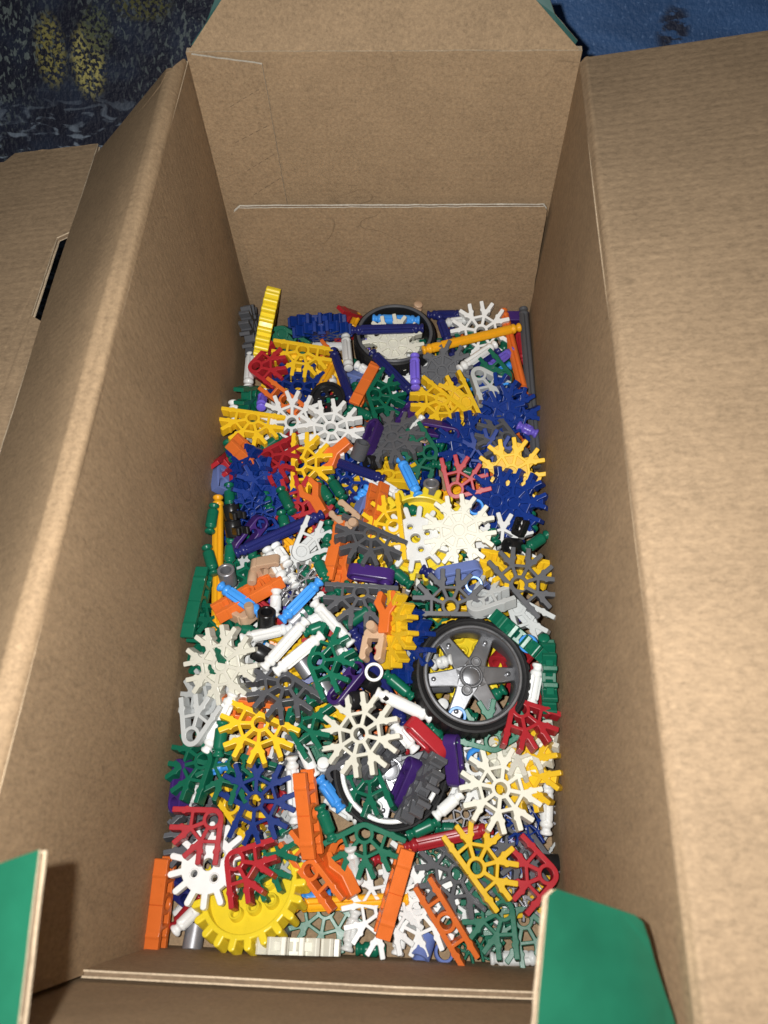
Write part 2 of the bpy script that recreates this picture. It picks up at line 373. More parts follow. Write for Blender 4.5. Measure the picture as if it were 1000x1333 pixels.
# ------------------------------------------------------------------ moulded plastic shapes: 2-D outlines -> bevelled solids (mm)
def seg(X, Y, x1, y1, x2, y2, hw):
    dx, dy = x2 - x1, y2 - y1; l2 = dx * dx + dy * dy + 1e-9
    t = np.clip(((X - x1) * dx + (Y - y1) * dy) / l2, 0, 1)
    return np.hypot(X - x1 - t * dx, Y - y1 - t * dy) - hw
def bar(X, Y, x1, y1, x2, y2, hw):
    """square-ended bar"""
    dx, dy = x2 - x1, y2 - y1; l = math.hypot(dx, dy); c, s = dx / l, dy / l
    mx, my = (x1 + x2) / 2, (y1 + y2) / 2
    u = np.abs((X - mx) * c + (Y - my) * s) - l / 2; v = np.abs(-(X - mx) * s + (Y - my) * c) - hw
    return np.hypot(np.maximum(u, 0), np.maximum(v, 0)) + np.minimum(np.maximum(u, v), 0)
def circ(X, Y, x, y, rad): return np.hypot(X - x, Y - y) - rad
def smin(a, b, k=.45):
    h = np.clip(.5 + .5 * (b - a) / k, 0, 1); return b + (a - b) * h - k * h * (1 - h)
def union(lst, k=.45):
    o = lst[0]
    for q in lst[1:]: o = smin(o, q, k)
    return o
def contours(D, x0, y0, st, level):
    D = D - level; ins = D < 0; ny, nx = D.shape
    code = ins[:-1, :-1] * 1 + ins[:-1, 1:] * 2 + ins[1:, 1:] * 4 + ins[1:, :-1] * 8
    nxt = {}
    T = {1: [(3, 0)], 2: [(0, 1)], 3: [(3, 1)], 4: [(1, 2)], 5: [(3, 0), (1, 2)], 6: [(0, 2)], 7: [(3, 2)], 8: [(2, 3)], 9: [(2, 0)], 10: [(0, 1), (2, 3)], 11: [(2, 1)], 12: [(1, 3)], 13: [(1, 0)], 14: [(0, 3)]}
    def key(j, i, e): return ((j, i, 0), (j, i + 1, 1), (j + 1, i, 0), (j, i, 1))[e]
    for j, i in zip(*np.nonzero((code > 0) & (code < 15))):
        for a, b in T[int(code[j, i])]: nxt[key(j, i, a)] = key(j, i, b)
    def pt(k):
        j, i, v = k; a = D[j, i]; b = D[j + 1, i] if v else D[j, i + 1]; t = a / (a - b)
        return (x0 + st * (i + (0 if v else t)), y0 + st * (j + (t if v else 0)))
    out = []
    while nxt:
        s = next(iter(nxt)); c = s; lp = []
        while c in nxt: lp.append(pt(c)); c = nxt.pop(c)
        if len(lp) > 6: out.append(lp)
    return out
def rdp(P, tol):
    if len(P) < 3: return P
    a, b = np.array(P[0]), np.array(P[-1]); Q = np.array(P); d = b - a; l = np.hypot(*d)
    dist = np.abs((Q[:, 0] - a[0]) * d[1] - (Q[:, 1] - a[1]) * d[0]) / l if l > 1e-9 else np.hypot(*(Q - a).T)
    i = int(dist.argmax())
    return rdp(P[:i + 1], tol)[:-1] + rdp(P[i:], tol) if dist[i] > tol else [P[0], P[-1]]
def solid(name, sdf, ext, T=6.8, bev=.28, st=.28, tol=.035, res=1, ext_y=None):
    ey = ext_y or ext
    xs = np.arange(-ext, ext + st, st); ys = np.arange(-ey, ey + st, st); X, Y = np.meshgrid(xs, ys)
    cu = bpy.data.curves.new(name, 'CURVE'); cu.dimensions = '2D'; cu.fill_mode = 'BOTH'
    cu.extrude = T / 2 - bev; cu.bevel_depth = bev; cu.bevel_resolution = res
    for lp in contours(sdf(X, Y), -ext, -ey, st, -bev):
        h = len(lp) // 2; lp = rdp(lp[:h + 1], tol)[:-1] + rdp(lp[h:] + [lp[0]], tol)[:-1]
        s = cu.splines.new('POLY'); s.points.add(len(lp) - 1); s.use_cyclic_u = True
        s.points.foreach_set('co', [c for p in lp for c in (p[0], p[1], 0, 1)])
    ob = bpy.data.objects.new(name, cu); col.objects.link(ob)
    dg = bpy.context.evaluated_depsgraph_get()
    me = bpy.data.meshes.new_from_object(ob.evaluated_get(dg)); bpy.data.objects.remove(ob); bpy.data.curves.remove(cu)
    bm = bmesh.new(); bm.from_mesh(me)
    bmesh.ops.remove_doubles(bm, verts=bm.verts, dist=.002); bmesh.ops.recalc_face_normals(bm, faces=bm.faces); bm.to_mesh(me); bm.free()
    me.transform(Matrix.Scale(.001, 4)); me.name = name
    me.polygons.foreach_set('use_smooth', [True] * len(me.polygons)); me.set_sharp_from_angle(angle=math.radians(19))
    me.polygons.foreach_set('use_smooth', [abs(p.normal.z) < .98 for p in me.polygons])
    return me
RT, RN, HS = 19.6, 9.6, 3.98
def P2(a, f, l): return (math.cos(a) * f - math.sin(a) * l, math.sin(a) * f + math.cos(a) * l)
def conn_sdf(slots, full=False, R=RT, thin=1.0, slit=False):
    S = [math.radians(s) for s in slots]; ds = {round(s) % 360 for s in slots}
    mid = 0 if full else math.radians((slots[0] + slots[-1]) / 2)
    def f(X, Y):
        c, s = math.cos(mid), math.sin(mid); X, Y = X * c - Y * s, X * s + Y * c      # local +x = axis of symmetry
        L_ = []; cut = []
        for sd, a in zip(slots, S):
            for side in (1, -1):
                shared = (round(sd + side * 45) % 360) in ds
                p0 = P2(a, RN if shared else 0, side * HS); p1 = P2(a, R - .2, side * (HS - .05))
                L_.append(bar(X, Y, *p0, *p1, (1.22 if shared else 1.25) * thin))
                L_.append(circ(X, Y, *P2(a, 13.8, side * (HS - .65)), 1.25 * thin))
                L_.append(circ(X, Y, *P2(a, 12.6, side * (HS + .3)), 1.4 * thin))
                if shared: L_.append(bar(X, Y, *P2(math.radians(sd + side * 22.5), 3.4, 0), *P2(math.radians(sd + side * 22.5), 10.39, 0), .80 * thin))
            L_.append(bar(X, Y, *P2(a, RN, -HS), *P2(a, RN, HS), .78 * thin))
        L_.append(np.abs(np.hypot(X, Y) - 3.75) - .85 * thin)
        if not full and len(slots) < 5 and slots != (0, 180):
            a0, a1 = slots[-1] + 90, slots[0] + 270
            for d in np.arange(a0, a1 + 1, 9): L_.append(circ(X, Y, 3.98 * math.cos(math.radians(d)), 3.98 * math.sin(math.radians(d)), 1.12 * thin))
        return union(L_)
    return f
def plate_sdf(slots, full=False, R=RT):
    nodes = [a + 22.5 for a in slots if (a + 45) % 360 in slots]
    mid = 0 if full else (slots[0] + slots[-1]) / 2
    def f(X, Y):
        L_ = [circ(X, Y, 0, 0, 4)]
        for d in nodes:
            a = math.radians(d - mid)
            L_ += [seg(X, Y, 0, 0, *P2(a, 9.5, 0), 3.4), bar(X, Y, *P2(a, 9, 0), *P2(a, R - 2.4, 0), 2.6)]
        return union(L_, .8)
    return f
SL = {'c8': (0, 45, 90, 135, 180, 225, 270, 315), 'c7': (0, 45, 90, 135, 180, 225, 270), 'c5': (0, 45, 90, 135, 180), 'c4': (0, 45, 90, 135), 'c3': (0, 45, 90), 'c2': (0, 45), 'o2': (0, 180)}
MESH = {}
for k, s in SL.items():
    MESH[k] = solid('connector_' + k, conn_sdf(s, k == 'c8' or k == 'o2'), 22)
    if k not in ('o2',): MESH[k + 'p'] = solid('web_' + k, plate_sdf(s, k == 'c8'), 22, T=3.6, bev=.25)
MESH['m8'] = solid('small_connector', conn_sdf(SL['c8'], True, thin=.72), 22, T=5); MESH['m5'] = solid('small_fan', conn_sdf(SL['c5'], False, thin=.72), 22, T=5)
for k in ('m8', 'm5'): MESH[k].transform(Matrix.Scale(.62, 4))
def clip_f(X, Y):
    return union([bar(X, Y, -4.4, 0, -4.4, 11.5, 1.5), bar(X, Y, 4.4, 0, 4.4, 11.5, 1.5), seg(X, Y, -3, -1.2, 3, -1.2, 2.6), circ(X, Y, -3.3, 5.6, 1.5), circ(X, Y, 3.3, 5.6, 1.5), circ(X, Y, -3.9, 10.8, 1.7), circ(X, Y, 3.9, 10.8, 1.7)], .8)
MESH['clip'] = solid('clip', lambda X, Y: clip_f(-Y, X), 14, T=6.4, bev=.5)
def claw_f(X, Y):
    return union([bar(X, Y, 0, -11, 0, 0, 2.9), seg(X, Y, -1.5, 0, -4.6, 5, 1.9), seg(X, Y, 1.5, 0, 4.6, 5, 1.9), seg(X, Y, -4.6, 5, -3.6, 9.5, 1.5), seg(X, Y, 4.6, 5, 3.6, 9.5, 1.5)], .8)
MESH['claw'] = solid('claw', lambda X, Y: claw_f(-Y, X), 14, T=6.2, bev=.5)
def link_f(h):
    def f(X, Y):
        o = seg(X, Y, -h, 0, h, 0, 4.3)
        o = np.maximum(o, -circ(X, Y, h, 0, 2.9)); o = np.maximum(o, -seg(X, Y, -h, 0, h - 6.2, 0, 2.1) if h > 5 else -bar(X, Y, -h - .5, 0, -h + 1.5, 0, 1.8)); return o
    return f
MESH['link'] = solid('link', link_f(8.2), 15, T=6.6, bev=.5); MESH['linkshort'] = solid('short_link', link_f(4.0), 12, T=7, bev=.6)
def gear_f(r0, r1, n, hw, holes, ring=None):
    def f(X, Y):
        L_ = [circ(X, Y, 0, 0, r0)] + [seg(X, Y, (r0 - 1) * math.cos(t), (r0 - 1) * math.sin(t), (r1 - hw * .8) * math.cos(t), (r1 - hw * .8) * math.sin(t), hw) for t in np.arange(n) * 2 * math.pi / n]
        o = union(L_, .5)
        for (x, y, q) in holes: o = np.maximum(o, -circ(X, Y, x, y, q))
        if ring: o = np.maximum(o, -circ(X, Y, 0, 0, ring))
        return o
    return f
PH = [(7 * math.cos(t), 7 * math.sin(t), 1.55) for t in np.radians((20, 110, 200, 290))]
MESH['wgear'] = solid('gear_disc', gear_f(12.6, 18.6, 14, 1.45, [(0, 0, 2.7)] + PH), 20, T=4.6, bev=.5)
MESH['ygear'] = solid('gear_rim', gear_f(23.2, 27.4, 22, 1.75, [], 20.6), 29, T=10.5, bev=.7)
MESH['yplate'] = solid('gear_plate', gear_f(20.9, 21, 3, .1, [(0, 0, 1.4)]), 23, T=2.4, bev=.3, st=.4)
MESH['pulley'] = solid('pulley_disc', gear_f(9.6, 9.7, 3, .1, [(5 * math.cos(t), 5 * math.sin(t), 1.6) for t in np.radians((0, 60, 120, 180, 240, 300))] + [(0, 0, 2.2)]), 12, T=2.4, bev=.3)

def lathe(name, prof, n=32, mod=None, closed=False, smooth=40):
    """profile of (r, z) in mm round the z axis"""
    V = []; F = []; k = len(prof)
    for i, (rr, z) in enumerate(prof):
        for j in range(n):
            t = 2 * math.pi * j / n; q = rr + (mod(i, j) if mod else 0); V.append((q * math.cos(t) * .001, q * math.sin(t) * .001, z * .001))
    for i in range(k if closed else k - 1):
        i2 = (i + 1) % k
        for j in range(n): F.append([i * n + j, i * n + (j + 1) % n, i2 * n + (j + 1) % n, i2 * n + j])
    me = mesh_from(name, V, F, [], None, smooth)
    bm = bmesh.new(); bm.from_mesh(me); bmesh.ops.remove_doubles(bm, verts=bm.verts, dist=1e-6); bmesh.ops.recalc_face_normals(bm, faces=bm.faces)
    if not closed:
        bmesh.ops.holes_fill(bm, edges=[e for e in bm.edges if e.is_boundary])
    bm.to_mesh(me); bm.free(); me.polygons.foreach_set('use_smooth', [True] * len(me.polygons)); me.set_sharp_from_angle(angle=math.radians(smooth)); return me
MESH['tube'] = lathe('tube', [(2.9, -5), (2.9, 5), (3.2, 5.3), (4.3, 5.3), (4.6, 5), (4.6, -5), (4.3, -5.3), (3.2, -5.3)], 32, closed=True)
MESH['ring'] = lathe('ring', [(3.1, -1), (3.1, 1), (3.4, 1.4), (4.3, 1.4), (4.6, 1), (4.6, -1), (4.3, -1.4), (3.4, -1.4)], 32, closed=True)
MESH['boss'] = lathe('boss', [(1.9, -1), (1.9, 3.2), (2.2, 3.6), (2.9, 3.6), (3.1, 3.3), (3.5, -1)], 24, closed=True)
MESH['bossthin'] = lathe('hole_rim', [(1.6, -.5), (1.6, .5), (1.75, .7), (2.2, .7), (2.4, .4), (2.4, -.5)], 20, closed=True)
MESH['prim'] = lathe('pulley_rim', [(9.3, -3), (9.3, 3), (9.7, 3.4), (10.7, 3.4), (11.2, 3), (10.4, .8), (10.4, -.8), (11.2, -3), (10.7, -3.4), (9.7, -3.4)], 48, closed=True)
MESH['barrel'] = lathe('barrel', [(1.5, -6.5), (2.4, -6.5), (2.6, -6), (2.6, -4.5), (4.4, -4), (4.6, -3.5), (4.6, 4.5), (4.2, 5), (3, 5), (2.8, 4.6), (2.8, -2), (1.5, -2)], 28, closed=True)
MESH['peg'] = lathe('peg', [(0, -4), (2.2, -4), (2.5, -3.6), (2.5, 3.6), (2.2, 4), (0, 4)], 24)
RODS = {}
def rod_mesh(Lm, fluted=True):
    key = (round(Lm), fluted)
    if key in RODS: return RODS[key]
    Lr = round(Lm); e = [(0, 0), (2.35, 0), (2.85, .35), (2.95, .9), (2.8, 1.5), (2.15, 2.1), (1.95, 2.7), (2.2, 3.4), (2.95, 3.9), (3.15, 4.5), (3.15, 5.4), (2.8, 5.9)]
    if fluted: body = [(2.8, 6.3), (3.05, 6.7), (3.1, 7.4)]
    else: body = [(2.9, 6.3), (3.05, 6.9), (3.1, 7.6)]
    if Lr < 20: e = e[:10]; body = [(3.12, 5.0)] if not fluted else [(3.0, 5.2), (3.05, 5.8)]
    half = e + body; prof = half + [(r_, Lr - z) for r_, z in reversed(half)]; nb = len(e)
    def mod(i, j):
        if not fluted or i < nb or i >= len(prof) - nb: return 0
        f = .45 if i in (nb, len(prof) - nb - 1) else 1.0
        a = (j % 8) / 8 * 90 - 45
        return -1.05 * f * math.exp(-(a / 15) ** 4)
    RODS[key] = lathe('rod_%d' % Lr, prof, 32, mod, smooth=50); return RODS[key]
_tread = lambda i, j: (-1.0 if (i in (6, 7, 8, 9, 10) and (j + (2 if i > 8 else 0)) % 4 == 0) else 0)
MESH['tyre'] = lathe('tyre', [(24.1, -8.5), (24.2, 8.5), (24.9, 9.3), (26.2, 9.8), (26.5, 9.5), (27.6, 9.3), (28.9, 7.2), (29.5, 4.4), (29.6, 0), (29.5, -4.4), (28.9, -7.2), (27.6, -9.3), (24.9, -9.3)], 144, _tread, closed=True, smooth=28)
MESH['tyrethin'] = lathe('thin_tyre', [(24.1, -8.5), (24.4, 8.6), (25.0, 9.0), (25.9, 8.2), (26.6, 6), (26.9, 2), (26.9, -2), (26.6, -6), (25.6, -8.8)], 144, lambda i, j: (-.6 if i in (4, 5, 6, 7) and j % 4 == 0 else 0), closed=True, smooth=28)
MESH['rimring'] = lathe('rim_ring', [(22.4, 9.2), (23.2, 9.9), (24.1, 9.6), (24.3, 8.9), (24.0, 8.0), (23.9, -8.5), (23.0, -9), (22.2, -8.6), (21.6, 3), (22.0, 8.6)], 96, closed=True)
MESH['rimlip'] = lathe('rim_lip', [(22.3, 9.4), (22.9, 10.2), (23.8, 10.2), (24.4, 9.6), (24.3, 8.4), (22.6, 8.4)], 96, closed=True)
def spoke_f(X, Y):
    hw = np.interp(X, [0, 4, 10, 22.4], [6, 5.4, 4.2, 3.3]); return np.maximum(np.abs(Y) - hw, np.maximum(3 - X, X - 22.2))
MESH['spoke'] = solid('spoke', spoke_f, 24, T=4.2, bev=.6, st=.35)
MESH['hub'] = lathe('hub_boss', [(0, -5), (6.0, -5), (6.0, 3.4), (5.5, 3.9), (4.9, 3.9), (4.5, 3.3), (4.2, 3.2), (4.0, 3.6), (2.2, 4.0), (0, 4.1)], 40)
MESH['bolt'] = lathe('bolt', [(0, -2), (2.7, -2), (2.7, 3.6), (2.3, 4.1), (1.7, 4.1), (1.5, 3.6), (0, 3.5)], 24)
MESH['rivet'] = lathe('rivet', [(0, -1), (1.2, -1), (1.2, .9), (.8, 1.3), (0, 1.4)], 16)

# ------------------------------------------------------------------ placing
USED = set(); ALL = []
def zb(py):     # height of the top of the heap, by row of the photograph
    return float(np.interp(py, [380, 430, 500, 600, 700, 800, 900, 1000, 1100, 1180, 1250], [18, 20, 23, 27, 31, 34, 29, 21, 14, 9, 7])) * .001
_matted = {}
def mm(key, color):
    if (key, color) not in _matted:
        me = (MESH[key] if isinstance(key, str) else key).copy(); me.materials.clear(); me.materials.append(MAT[color]); _matted[key, color] = me
    return _matted[key, color]
def put(name, key, color, M, label, cat, group, children=()):
    o = bpy.data.objects.new(name, mm(key, color)); col.objects.link(o); o.matrix_world = M; tag(o, label, cat, group)
    ALL.append(o)
    for cn, ck, cc, cm in children:
        c = bpy.data.objects.new(cn, mm(ck, cc)); col.objects.link(c); c.parent = o; c.matrix_local = cm
    return o
def frame(P, nrm, img_ang):
    nrm = nrm.normalized(); u = nrm.orthogonal().normalized(); v = nrm.cross(u)
    p0 = proj(P); e = 1e-3
    ju = [(a - b) / e for a, b in zip(proj(P + u * e), p0)]; jv = [(a - b) / e for a, b in zip(proj(P + v * e), p0)]
    d = (math.cos(math.radians(img_ang)), -math.sin(math.radians(img_ang)))
    det = ju[0] * jv[1] - jv[0] * ju[1]
    x = u * ((d[0] * jv[1] - jv[0] * d[1]) / det) + v * ((ju[0] * d[1] - d[0] * ju[1]) / det)
    x.normalize(); y = nrm.cross(x)
    M = Matrix((x, y, nrm)).transposed().to_4x4(); M.translation = P; return M
def lean_n(lean, d):
    a, b = math.radians(lean), math.radians(d); return Vector((math.sin(a) * math.cos(b), math.sin(a) * math.sin(b), math.cos(a)))
NAMES = {'c8': ('round_connector', 'eight-armed round connector'), 'c7': ('round_connector', 'round connector'), 'c5': ('fan_connector', 'five-way fan connector'), 'c4': ('fan_connector', 'four-way fan connector'),
         'c3': ('corner_connector', 'corner connector'), 'c2': ('wedge_connector', 'wedge connector'), 'o2': ('straight_connector', 'straight connector'), 'm8': ('small_connector', 'small round connector'), 'm5': ('small_connector', 'small fan connector'),
         'clip': ('clip', 'two-prong clip'), 'claw': ('claw_clip', 'claw clip'), 'link': ('link_bar', 'slotted link bar'), 'linkshort': ('link_block', 'rounded link block'), 'tube': ('spacer_tube', 'spacer tube'), 'ring': ('spacer_ring', 'spacer ring'), 'barrel': ('barrel_clip', 'barrel clip')}
CAT = {'tube': 'spacer', 'ring': 'ring', 'clip': 'clip', 'claw': 'clip', 'barrel': 'clip', 'link': 'link', 'linkshort': 'link'}
def kids(t, color, filled):
    if filled: return [('web_plate', t + 'p', color, Matrix.Identity(4))]
    if t == 'clip': return [('peg', 'peg', color, Matrix.Translation((-.0035, 0, .0052)))]
    if t == 'barrel': return [('fork', 'clip', color, Matrix.Translation((-.0085, 0, 0)) @ Matrix.Rotation(math.pi, 4, 'Z') @ Matrix.Scale(.62, 4))]
    return []
def thing(t, color, M, phrase, filled=0, sub=None):
    nm, desc = NAMES[t]; lab = '%s %s %s' % (color, desc, phrase)
    return put(nm, t, color, M, lab, CAT.get(t, 'connector'), '%s %ss in the box' % (color, desc), kids(t, color, filled))
def K(t, color, px, py, ang, dz=0, lean=None, ld=None, fill=0, phrase=''):
    P = at_z(px, py, zb(py) + dz * .001)
    if lean is None: lean, ld = rng.uniform(3, 10), rng.uniform(0, 360)
    n = lean_n(lean, ld) + (CAMP - P).normalized() * max(0, min(.55, (720 - py) / 420))
    return thing(t, color, frame(P, n, ang), phrase, fill)
def B(t, color, x1, y1, x2, y2, d1, d2, nd, el=0, fill=0, ax='x', phrase=''):
    """a piece set by the two ends of its long side, with its face turned towards world direction nd, el degrees round from edge-on"""
    A, C_ = at_z(x1, y1, zb(y1) + d1 * .001), at_z(x2, y2, zb(y2) + d2 * .001)
    x = (C_ - A).normalized(); view = (CAMP - (A + C_) / 2).normalized(); nr = view.cross(x).normalized()
    if nr.dot(lean_n(90, nd)) < 0: nr = -nr
    view = (view - x * view.dot(x)).normalized()
    nr = nr * math.cos(math.radians(el)) + view * math.sin(math.radians(el)); y = nr.cross(x)
    if ax == 'y': M = Matrix((y * -1, x, nr)).transposed().to_4x4()
    else: M = Matrix((x, y, nr)).transposed().to_4x4()
    M.translation = (A + C_) / 2; return thing(t, color, M, phrase, fill)
def R(color, x1, y1, x2, y2, d1=0, d2=0, phrase='', size=None):
    A, C_ = at_z(x1, y1, zb(y1) + d1 * .001), at_z(x2, y2, zb(y2) + d2 * .001)
    x = C_ - A; l = x.length; x.normalize(); up = Vector((.1, .05, 1)); y = up.cross(x).normalized(); zz = x.cross(y)
    roll = Matrix.Rotation(rng.uniform(0, 6.28), 4, 'Z')
    M = Matrix((y, zz, x)).transposed().to_4x4() @ roll; M.translation = A
    lm = max(7, l * 1000); flt = color != 'green'
    me = rod_mesh(lm, flt); key = ('rod', round(lm), flt); MESH_R[key] = me
    if (key, color) not in _matted:
        m2 = me.copy(); m2.materials.append(MAT[color]); _matted[key, color] = m2
    o = bpy.data.objects.new('connecting_rod', _matted[key, color]); col.objects.link(o); o.matrix_world = M
    ALL.append(o)
    sz = size or ('short' if lm < 21 else 'mid-length' if lm < 42 else 'long')
    tag(o, '%s %s rod %s' % (color, sz, phrase), 'rod', '%s rods in the box' % color); return o
MESH_R = {}
def V_(color, px, py, dz, ang, tiltdeg, t='tube', phrase=''):
    """tube or ring: its axis leans tiltdeg from the vertical towards the picture direction ang"""
    P = at_z(px, py, zb(py) + dz * .001)
    return thing(t, color, frame(P, lean_n(tiltdeg, ang), 0 if abs(math.sin(math.radians(ang))) > .7 else 90), phrase)
def wheel(px, py, z, lean, ld, rot, rimcol, label, open_=False):
    P = at_z(px, py, z); M = frame(P, lean_n(lean, ld), rot)
    root = empty('spoked_wheel'); root.matrix_world = M; tag(root, label, 'wheel', 'black-tyred toy wheels'); ALL.append(root)
    def part(n, k, c, m, par=root):
        o = bpy.data.objects.new(n, mm(k, c)); col.objects.link(o); o.parent = par; o.matrix_local = m; return o
    I = Matrix.Identity(4)
    part('tyre', 'tyrethin' if open_ else 'tyre', 'rubber', I); part('rim', 'rimring', 'silver' if rimcol == 'white' else 'black' if open_ else 'dark grey', I); part('rim_lip', 'rimlip', rimcol, I)
    if not open_:
        for k in range(6):
            s = part('spoke', 'spoke', 'rim', Matrix.Rotation(math.radians(60 * k), 4, 'Z') @ Matrix.Translation((0, 0, .0022)) @ Matrix.Rotation(math.radians(7), 4, 'Y'))
            part('rivet', 'rivet', 'rim', Matrix.Translation((.0185, 0, .0024)), s)
        hb = part('hub', 'hub', 'rim', Matrix.Translation((0, 0, .0006)))
        for a in (65, 245): part('bolt', 'bolt', 'rim', Matrix.Rotation(math.radians(a), 4, 'Z') @ Matrix.Translation((.0074, 0, .0004)), hb)
    else:
        part('hub', 'hub', 'black', Matrix.Translation((0, 0, -.011)))
    return root
def big_gear(px, py, z, lean, ld, rot, label, flip=False, M=None):
    if M is None: M = frame(at_z(px, py, z), lean_n(lean, ld), rot)
    root = put('toy_gear', 'ygear', 'lemon', M, label, 'gear', 'toy gears in the box', [('gear_plate', 'yplate', 'lemon', Matrix.Translation((0, 0, -.0028)))])
    for i in range(-1, 2):
        for j in range(-1, 2):
            c = bpy.data.objects.new('boss', mm('boss', 'lemon')); col.objects.link(c); c.parent = root; c.matrix_local = Matrix.Translation((i * .0085, j * .0085, -.0016))
    return root
def small_gear(px, py, z, lean, ld, rot, label):
    M = frame(at_z(px, py, z), lean_n(lean, ld), rot)
    kd = [('hole_rim', 'bossthin', 'white', Matrix.Translation((x * .001, y * .001, .0019))) for x, y, _ in PH]
    return put('toy_gear', 'wgear', 'white', M, label, 'gear', 'toy gears in the box', kd)

# ------------------------------------------------------------------ the wheels and gears
wheel(612, 882, .036, 5, 330, 4, 'rim', 'large spoked silver wheel with black tyre near the right wall')
wheel(508, 1003, .018, 4, 300, 20, 'white', 'black-tyred wheel half hidden under the white connector and purple bar')
wheel(514, 446, .021, 3, 90, 0, 'dark grey', 'open black-tyred wheel at the back holding a sky blue rod', True)
big_gear(325, 1182, .016, 23, 118, 20, 'large yellow gear with round bosses tilted in the front left corner')
big_gear(546, 697, .031, 6, 250, 0, 'large yellow gear lying underneath the white gear in the middle')
big_gear(602, 848, .018, 8, 90, 10, 'yellow gear seen through the spokes of the silver wheel')
_a, _b = at_z(358, 364, .052), at_z(340, 462, .012); _x = (_a - _b).normalized(); _v = (CAMP - (_a + _b) / 2).normalized(); _n = _v.cross(_x).normalized(); _n = (_n if _n.x < 0 else -_n) * .999 + (_v - _x * _v.dot(_x)).normalized() * -.04; _n.normalize()
_M = Matrix((_x, _n.cross(_x), _n)).transposed().to_4x4() @ Matrix.Scale(.86, 4); _M.translation = (_a + _b) / 2
big_gear(0, 0, 0, 0, 0, 0, 'yellow gear standing on edge against the left wall at the back', M=_M)
small_gear(272, 1126, .022, 8, 100, 15, 'white gear with blunt teeth beside the left wall under red connectors')
small_gear(541, 702, .039, 6, 250, 5, 'white gear with blunt teeth lying on the yellow gear mid-heap')
_pm = frame(at_z(427, 521, zb(521) + .002), lean_n(12, 250), 10)
put('pulley', 'prim', 'black', _pm, 'small black pulley with round holes above the white snowflake connector', 'pulley', None, [('pulley_disc', 'pulley', 'black', Matrix.Identity(4))])

# ------------------------------------------------------------------ back rows
B('c8', 'blue', 380, 415, 450, 411, 3, 5, 270, 8, 1, phrase='standing on edge against the back flap')
B('c8', 'blue', 384, 435, 456, 430, 4, 4, 270, 12, 1, phrase='on edge in front of another blue one')
B('c8', 'dark grey', 331, 405, 329, 470, 4, 0, 20, 20, phrase='standing on edge between left wall and yellow gear')
K('c4', 'green', 368, 434, 265, 4, 45, 255, 1, phrase='leaning beside the upright yellow gear')
K('c5', 'yellow', 394, 459, -100, 6, 12, 60, phrase='near the back with its flat bar uppermost')
K('c5', 'yellow', 418, 478, -95, -2, 20, 300, phrase='tucked below another fan beside a navy rod')
K('c3', 'red', 335, 480, 8, 6, 18, 150, phrase='by the left wall below the upright gear')
K('c7', 'blue', 388, 506, 40, 1, 14, 60, phrase='between red corner connector and black pulley')
R('white', 327, 455, 323, 505, 3, 2, 'upright along the left wall near the back')
B('c3', 'green', 340, 493, 322, 533, 5, 5, 350, 35, phrase='on its side beside the left wall')
K('o2', 'orange', 374, 523, -37, 6, 14, 200, phrase='slanting over blue connector towards white snowflake')
R('amber', 438, 468, 414, 511, 0, 1, 'ending at the top of the black pulley')
R('navy', 433, 455, 459, 526, 5, 3, 'slanting down to the right of the black pulley')
R('white', 450, 437, 454, 481, 5, 7, 'in front of the back wheel, left side')
R('amber', 442, 487, 452, 522, -6, -6, 'half buried behind the slanting navy rod')
R('white', 430, 488, 434, 503, -4, -2, 'with only its end showing above the pulley')
R('amber', 466, 410, 456, 432, 0, 0, 'squeezed left of the back wheel')
B('c3', 'red', 470, 404, 456, 412, -2, -2, 270, 40, phrase='peeping out behind the back wheel')
R('sky blue', 485, 415, 546, 417, 8, 8, 'lying inside the open back wheel')
R('navy', 457, 430, 552, 427, 17, 17, 'bridging the rim of the open back wheel')
K('c8', 'ivory', 512, 449, 10, 7, 4, 270, 1, phrase='lying inside the open back wheel')
R('tan', 545, 393, 541, 410, 12, 0, 'standing behind the open back wheel')
R('lilac', 540, 462, 541, 506, 16, 15, 'upright in front of the back wheel')
B('o2', 'orange', 489, 478, 463, 526, 2, 3, 0, 14, phrase='tipped on its side beside green fan connector')
R('navy', 484, 458, 540, 515, 10, 6, 'slanting in front of the back wheel')
K('c4', 'green', 487, 516, -8, 6, 12, 40, phrase='between tipped orange piece and navy rod')
K('c8', 'white', 497, 493, 12, -6, 15, 200, phrase='buried behind the green fan and navy rod')
K('c8', 'white', 530, 482, 22, -4, 18, 90, phrase='half hidden behind the upright lilac rod')
R('white', 463, 474, 484, 487, 2, 0, 'slanting beside the back wheel above the orange piece')
K('c8', 'dark grey', 576, 484, 20, 2, 26, 240, 1, phrase='right of the lilac rod below the amber rod')
B('linkshort', 'slate blue', 458, 492, 470, 496, -4, -4, 270, 60, phrase='between navy rod and tipped orange piece')
R('green', 463, 500, 465, 522, -2, -2, 'upright beside the tipped orange connector')
R('green', 455, 530, 487, 545, 0, 1, 'right of the black pulley below green fan')
R('amber', 550, 456, 677, 426, 12, 9, 'crossing the back right corner')
R('white', 597, 481, 645, 448, 8, 8, 'slanting beneath the long amber rod')
R('navy', 576, 508, 650, 456, 0, 4, 'alongside the white rod in the back right')
R('lilac', 632, 482, 667, 456, 3, 3, 'slanting beside the navy rod, back right')
K('c8', 'white', 626, 432, 12, 3, 14, 250, phrase='partly under the long amber rod')
R('white', 575, 421, 614, 416, 0, 0, 'against the back flap right of the wheel')
R('navy', 556, 409, 604, 408, 2, 2, 'flat against the back flap')
R('navy', 572, 412, 585, 450, 2, -2, 'running forward from the back flap beside the wheel')
R('navy', 578, 432, 600, 432, -4, -4, 'under the white rod near the back flap')
R('navy', 588, 470, 588, 452, -2, -4, 'pointing end-on beside the grey connector')
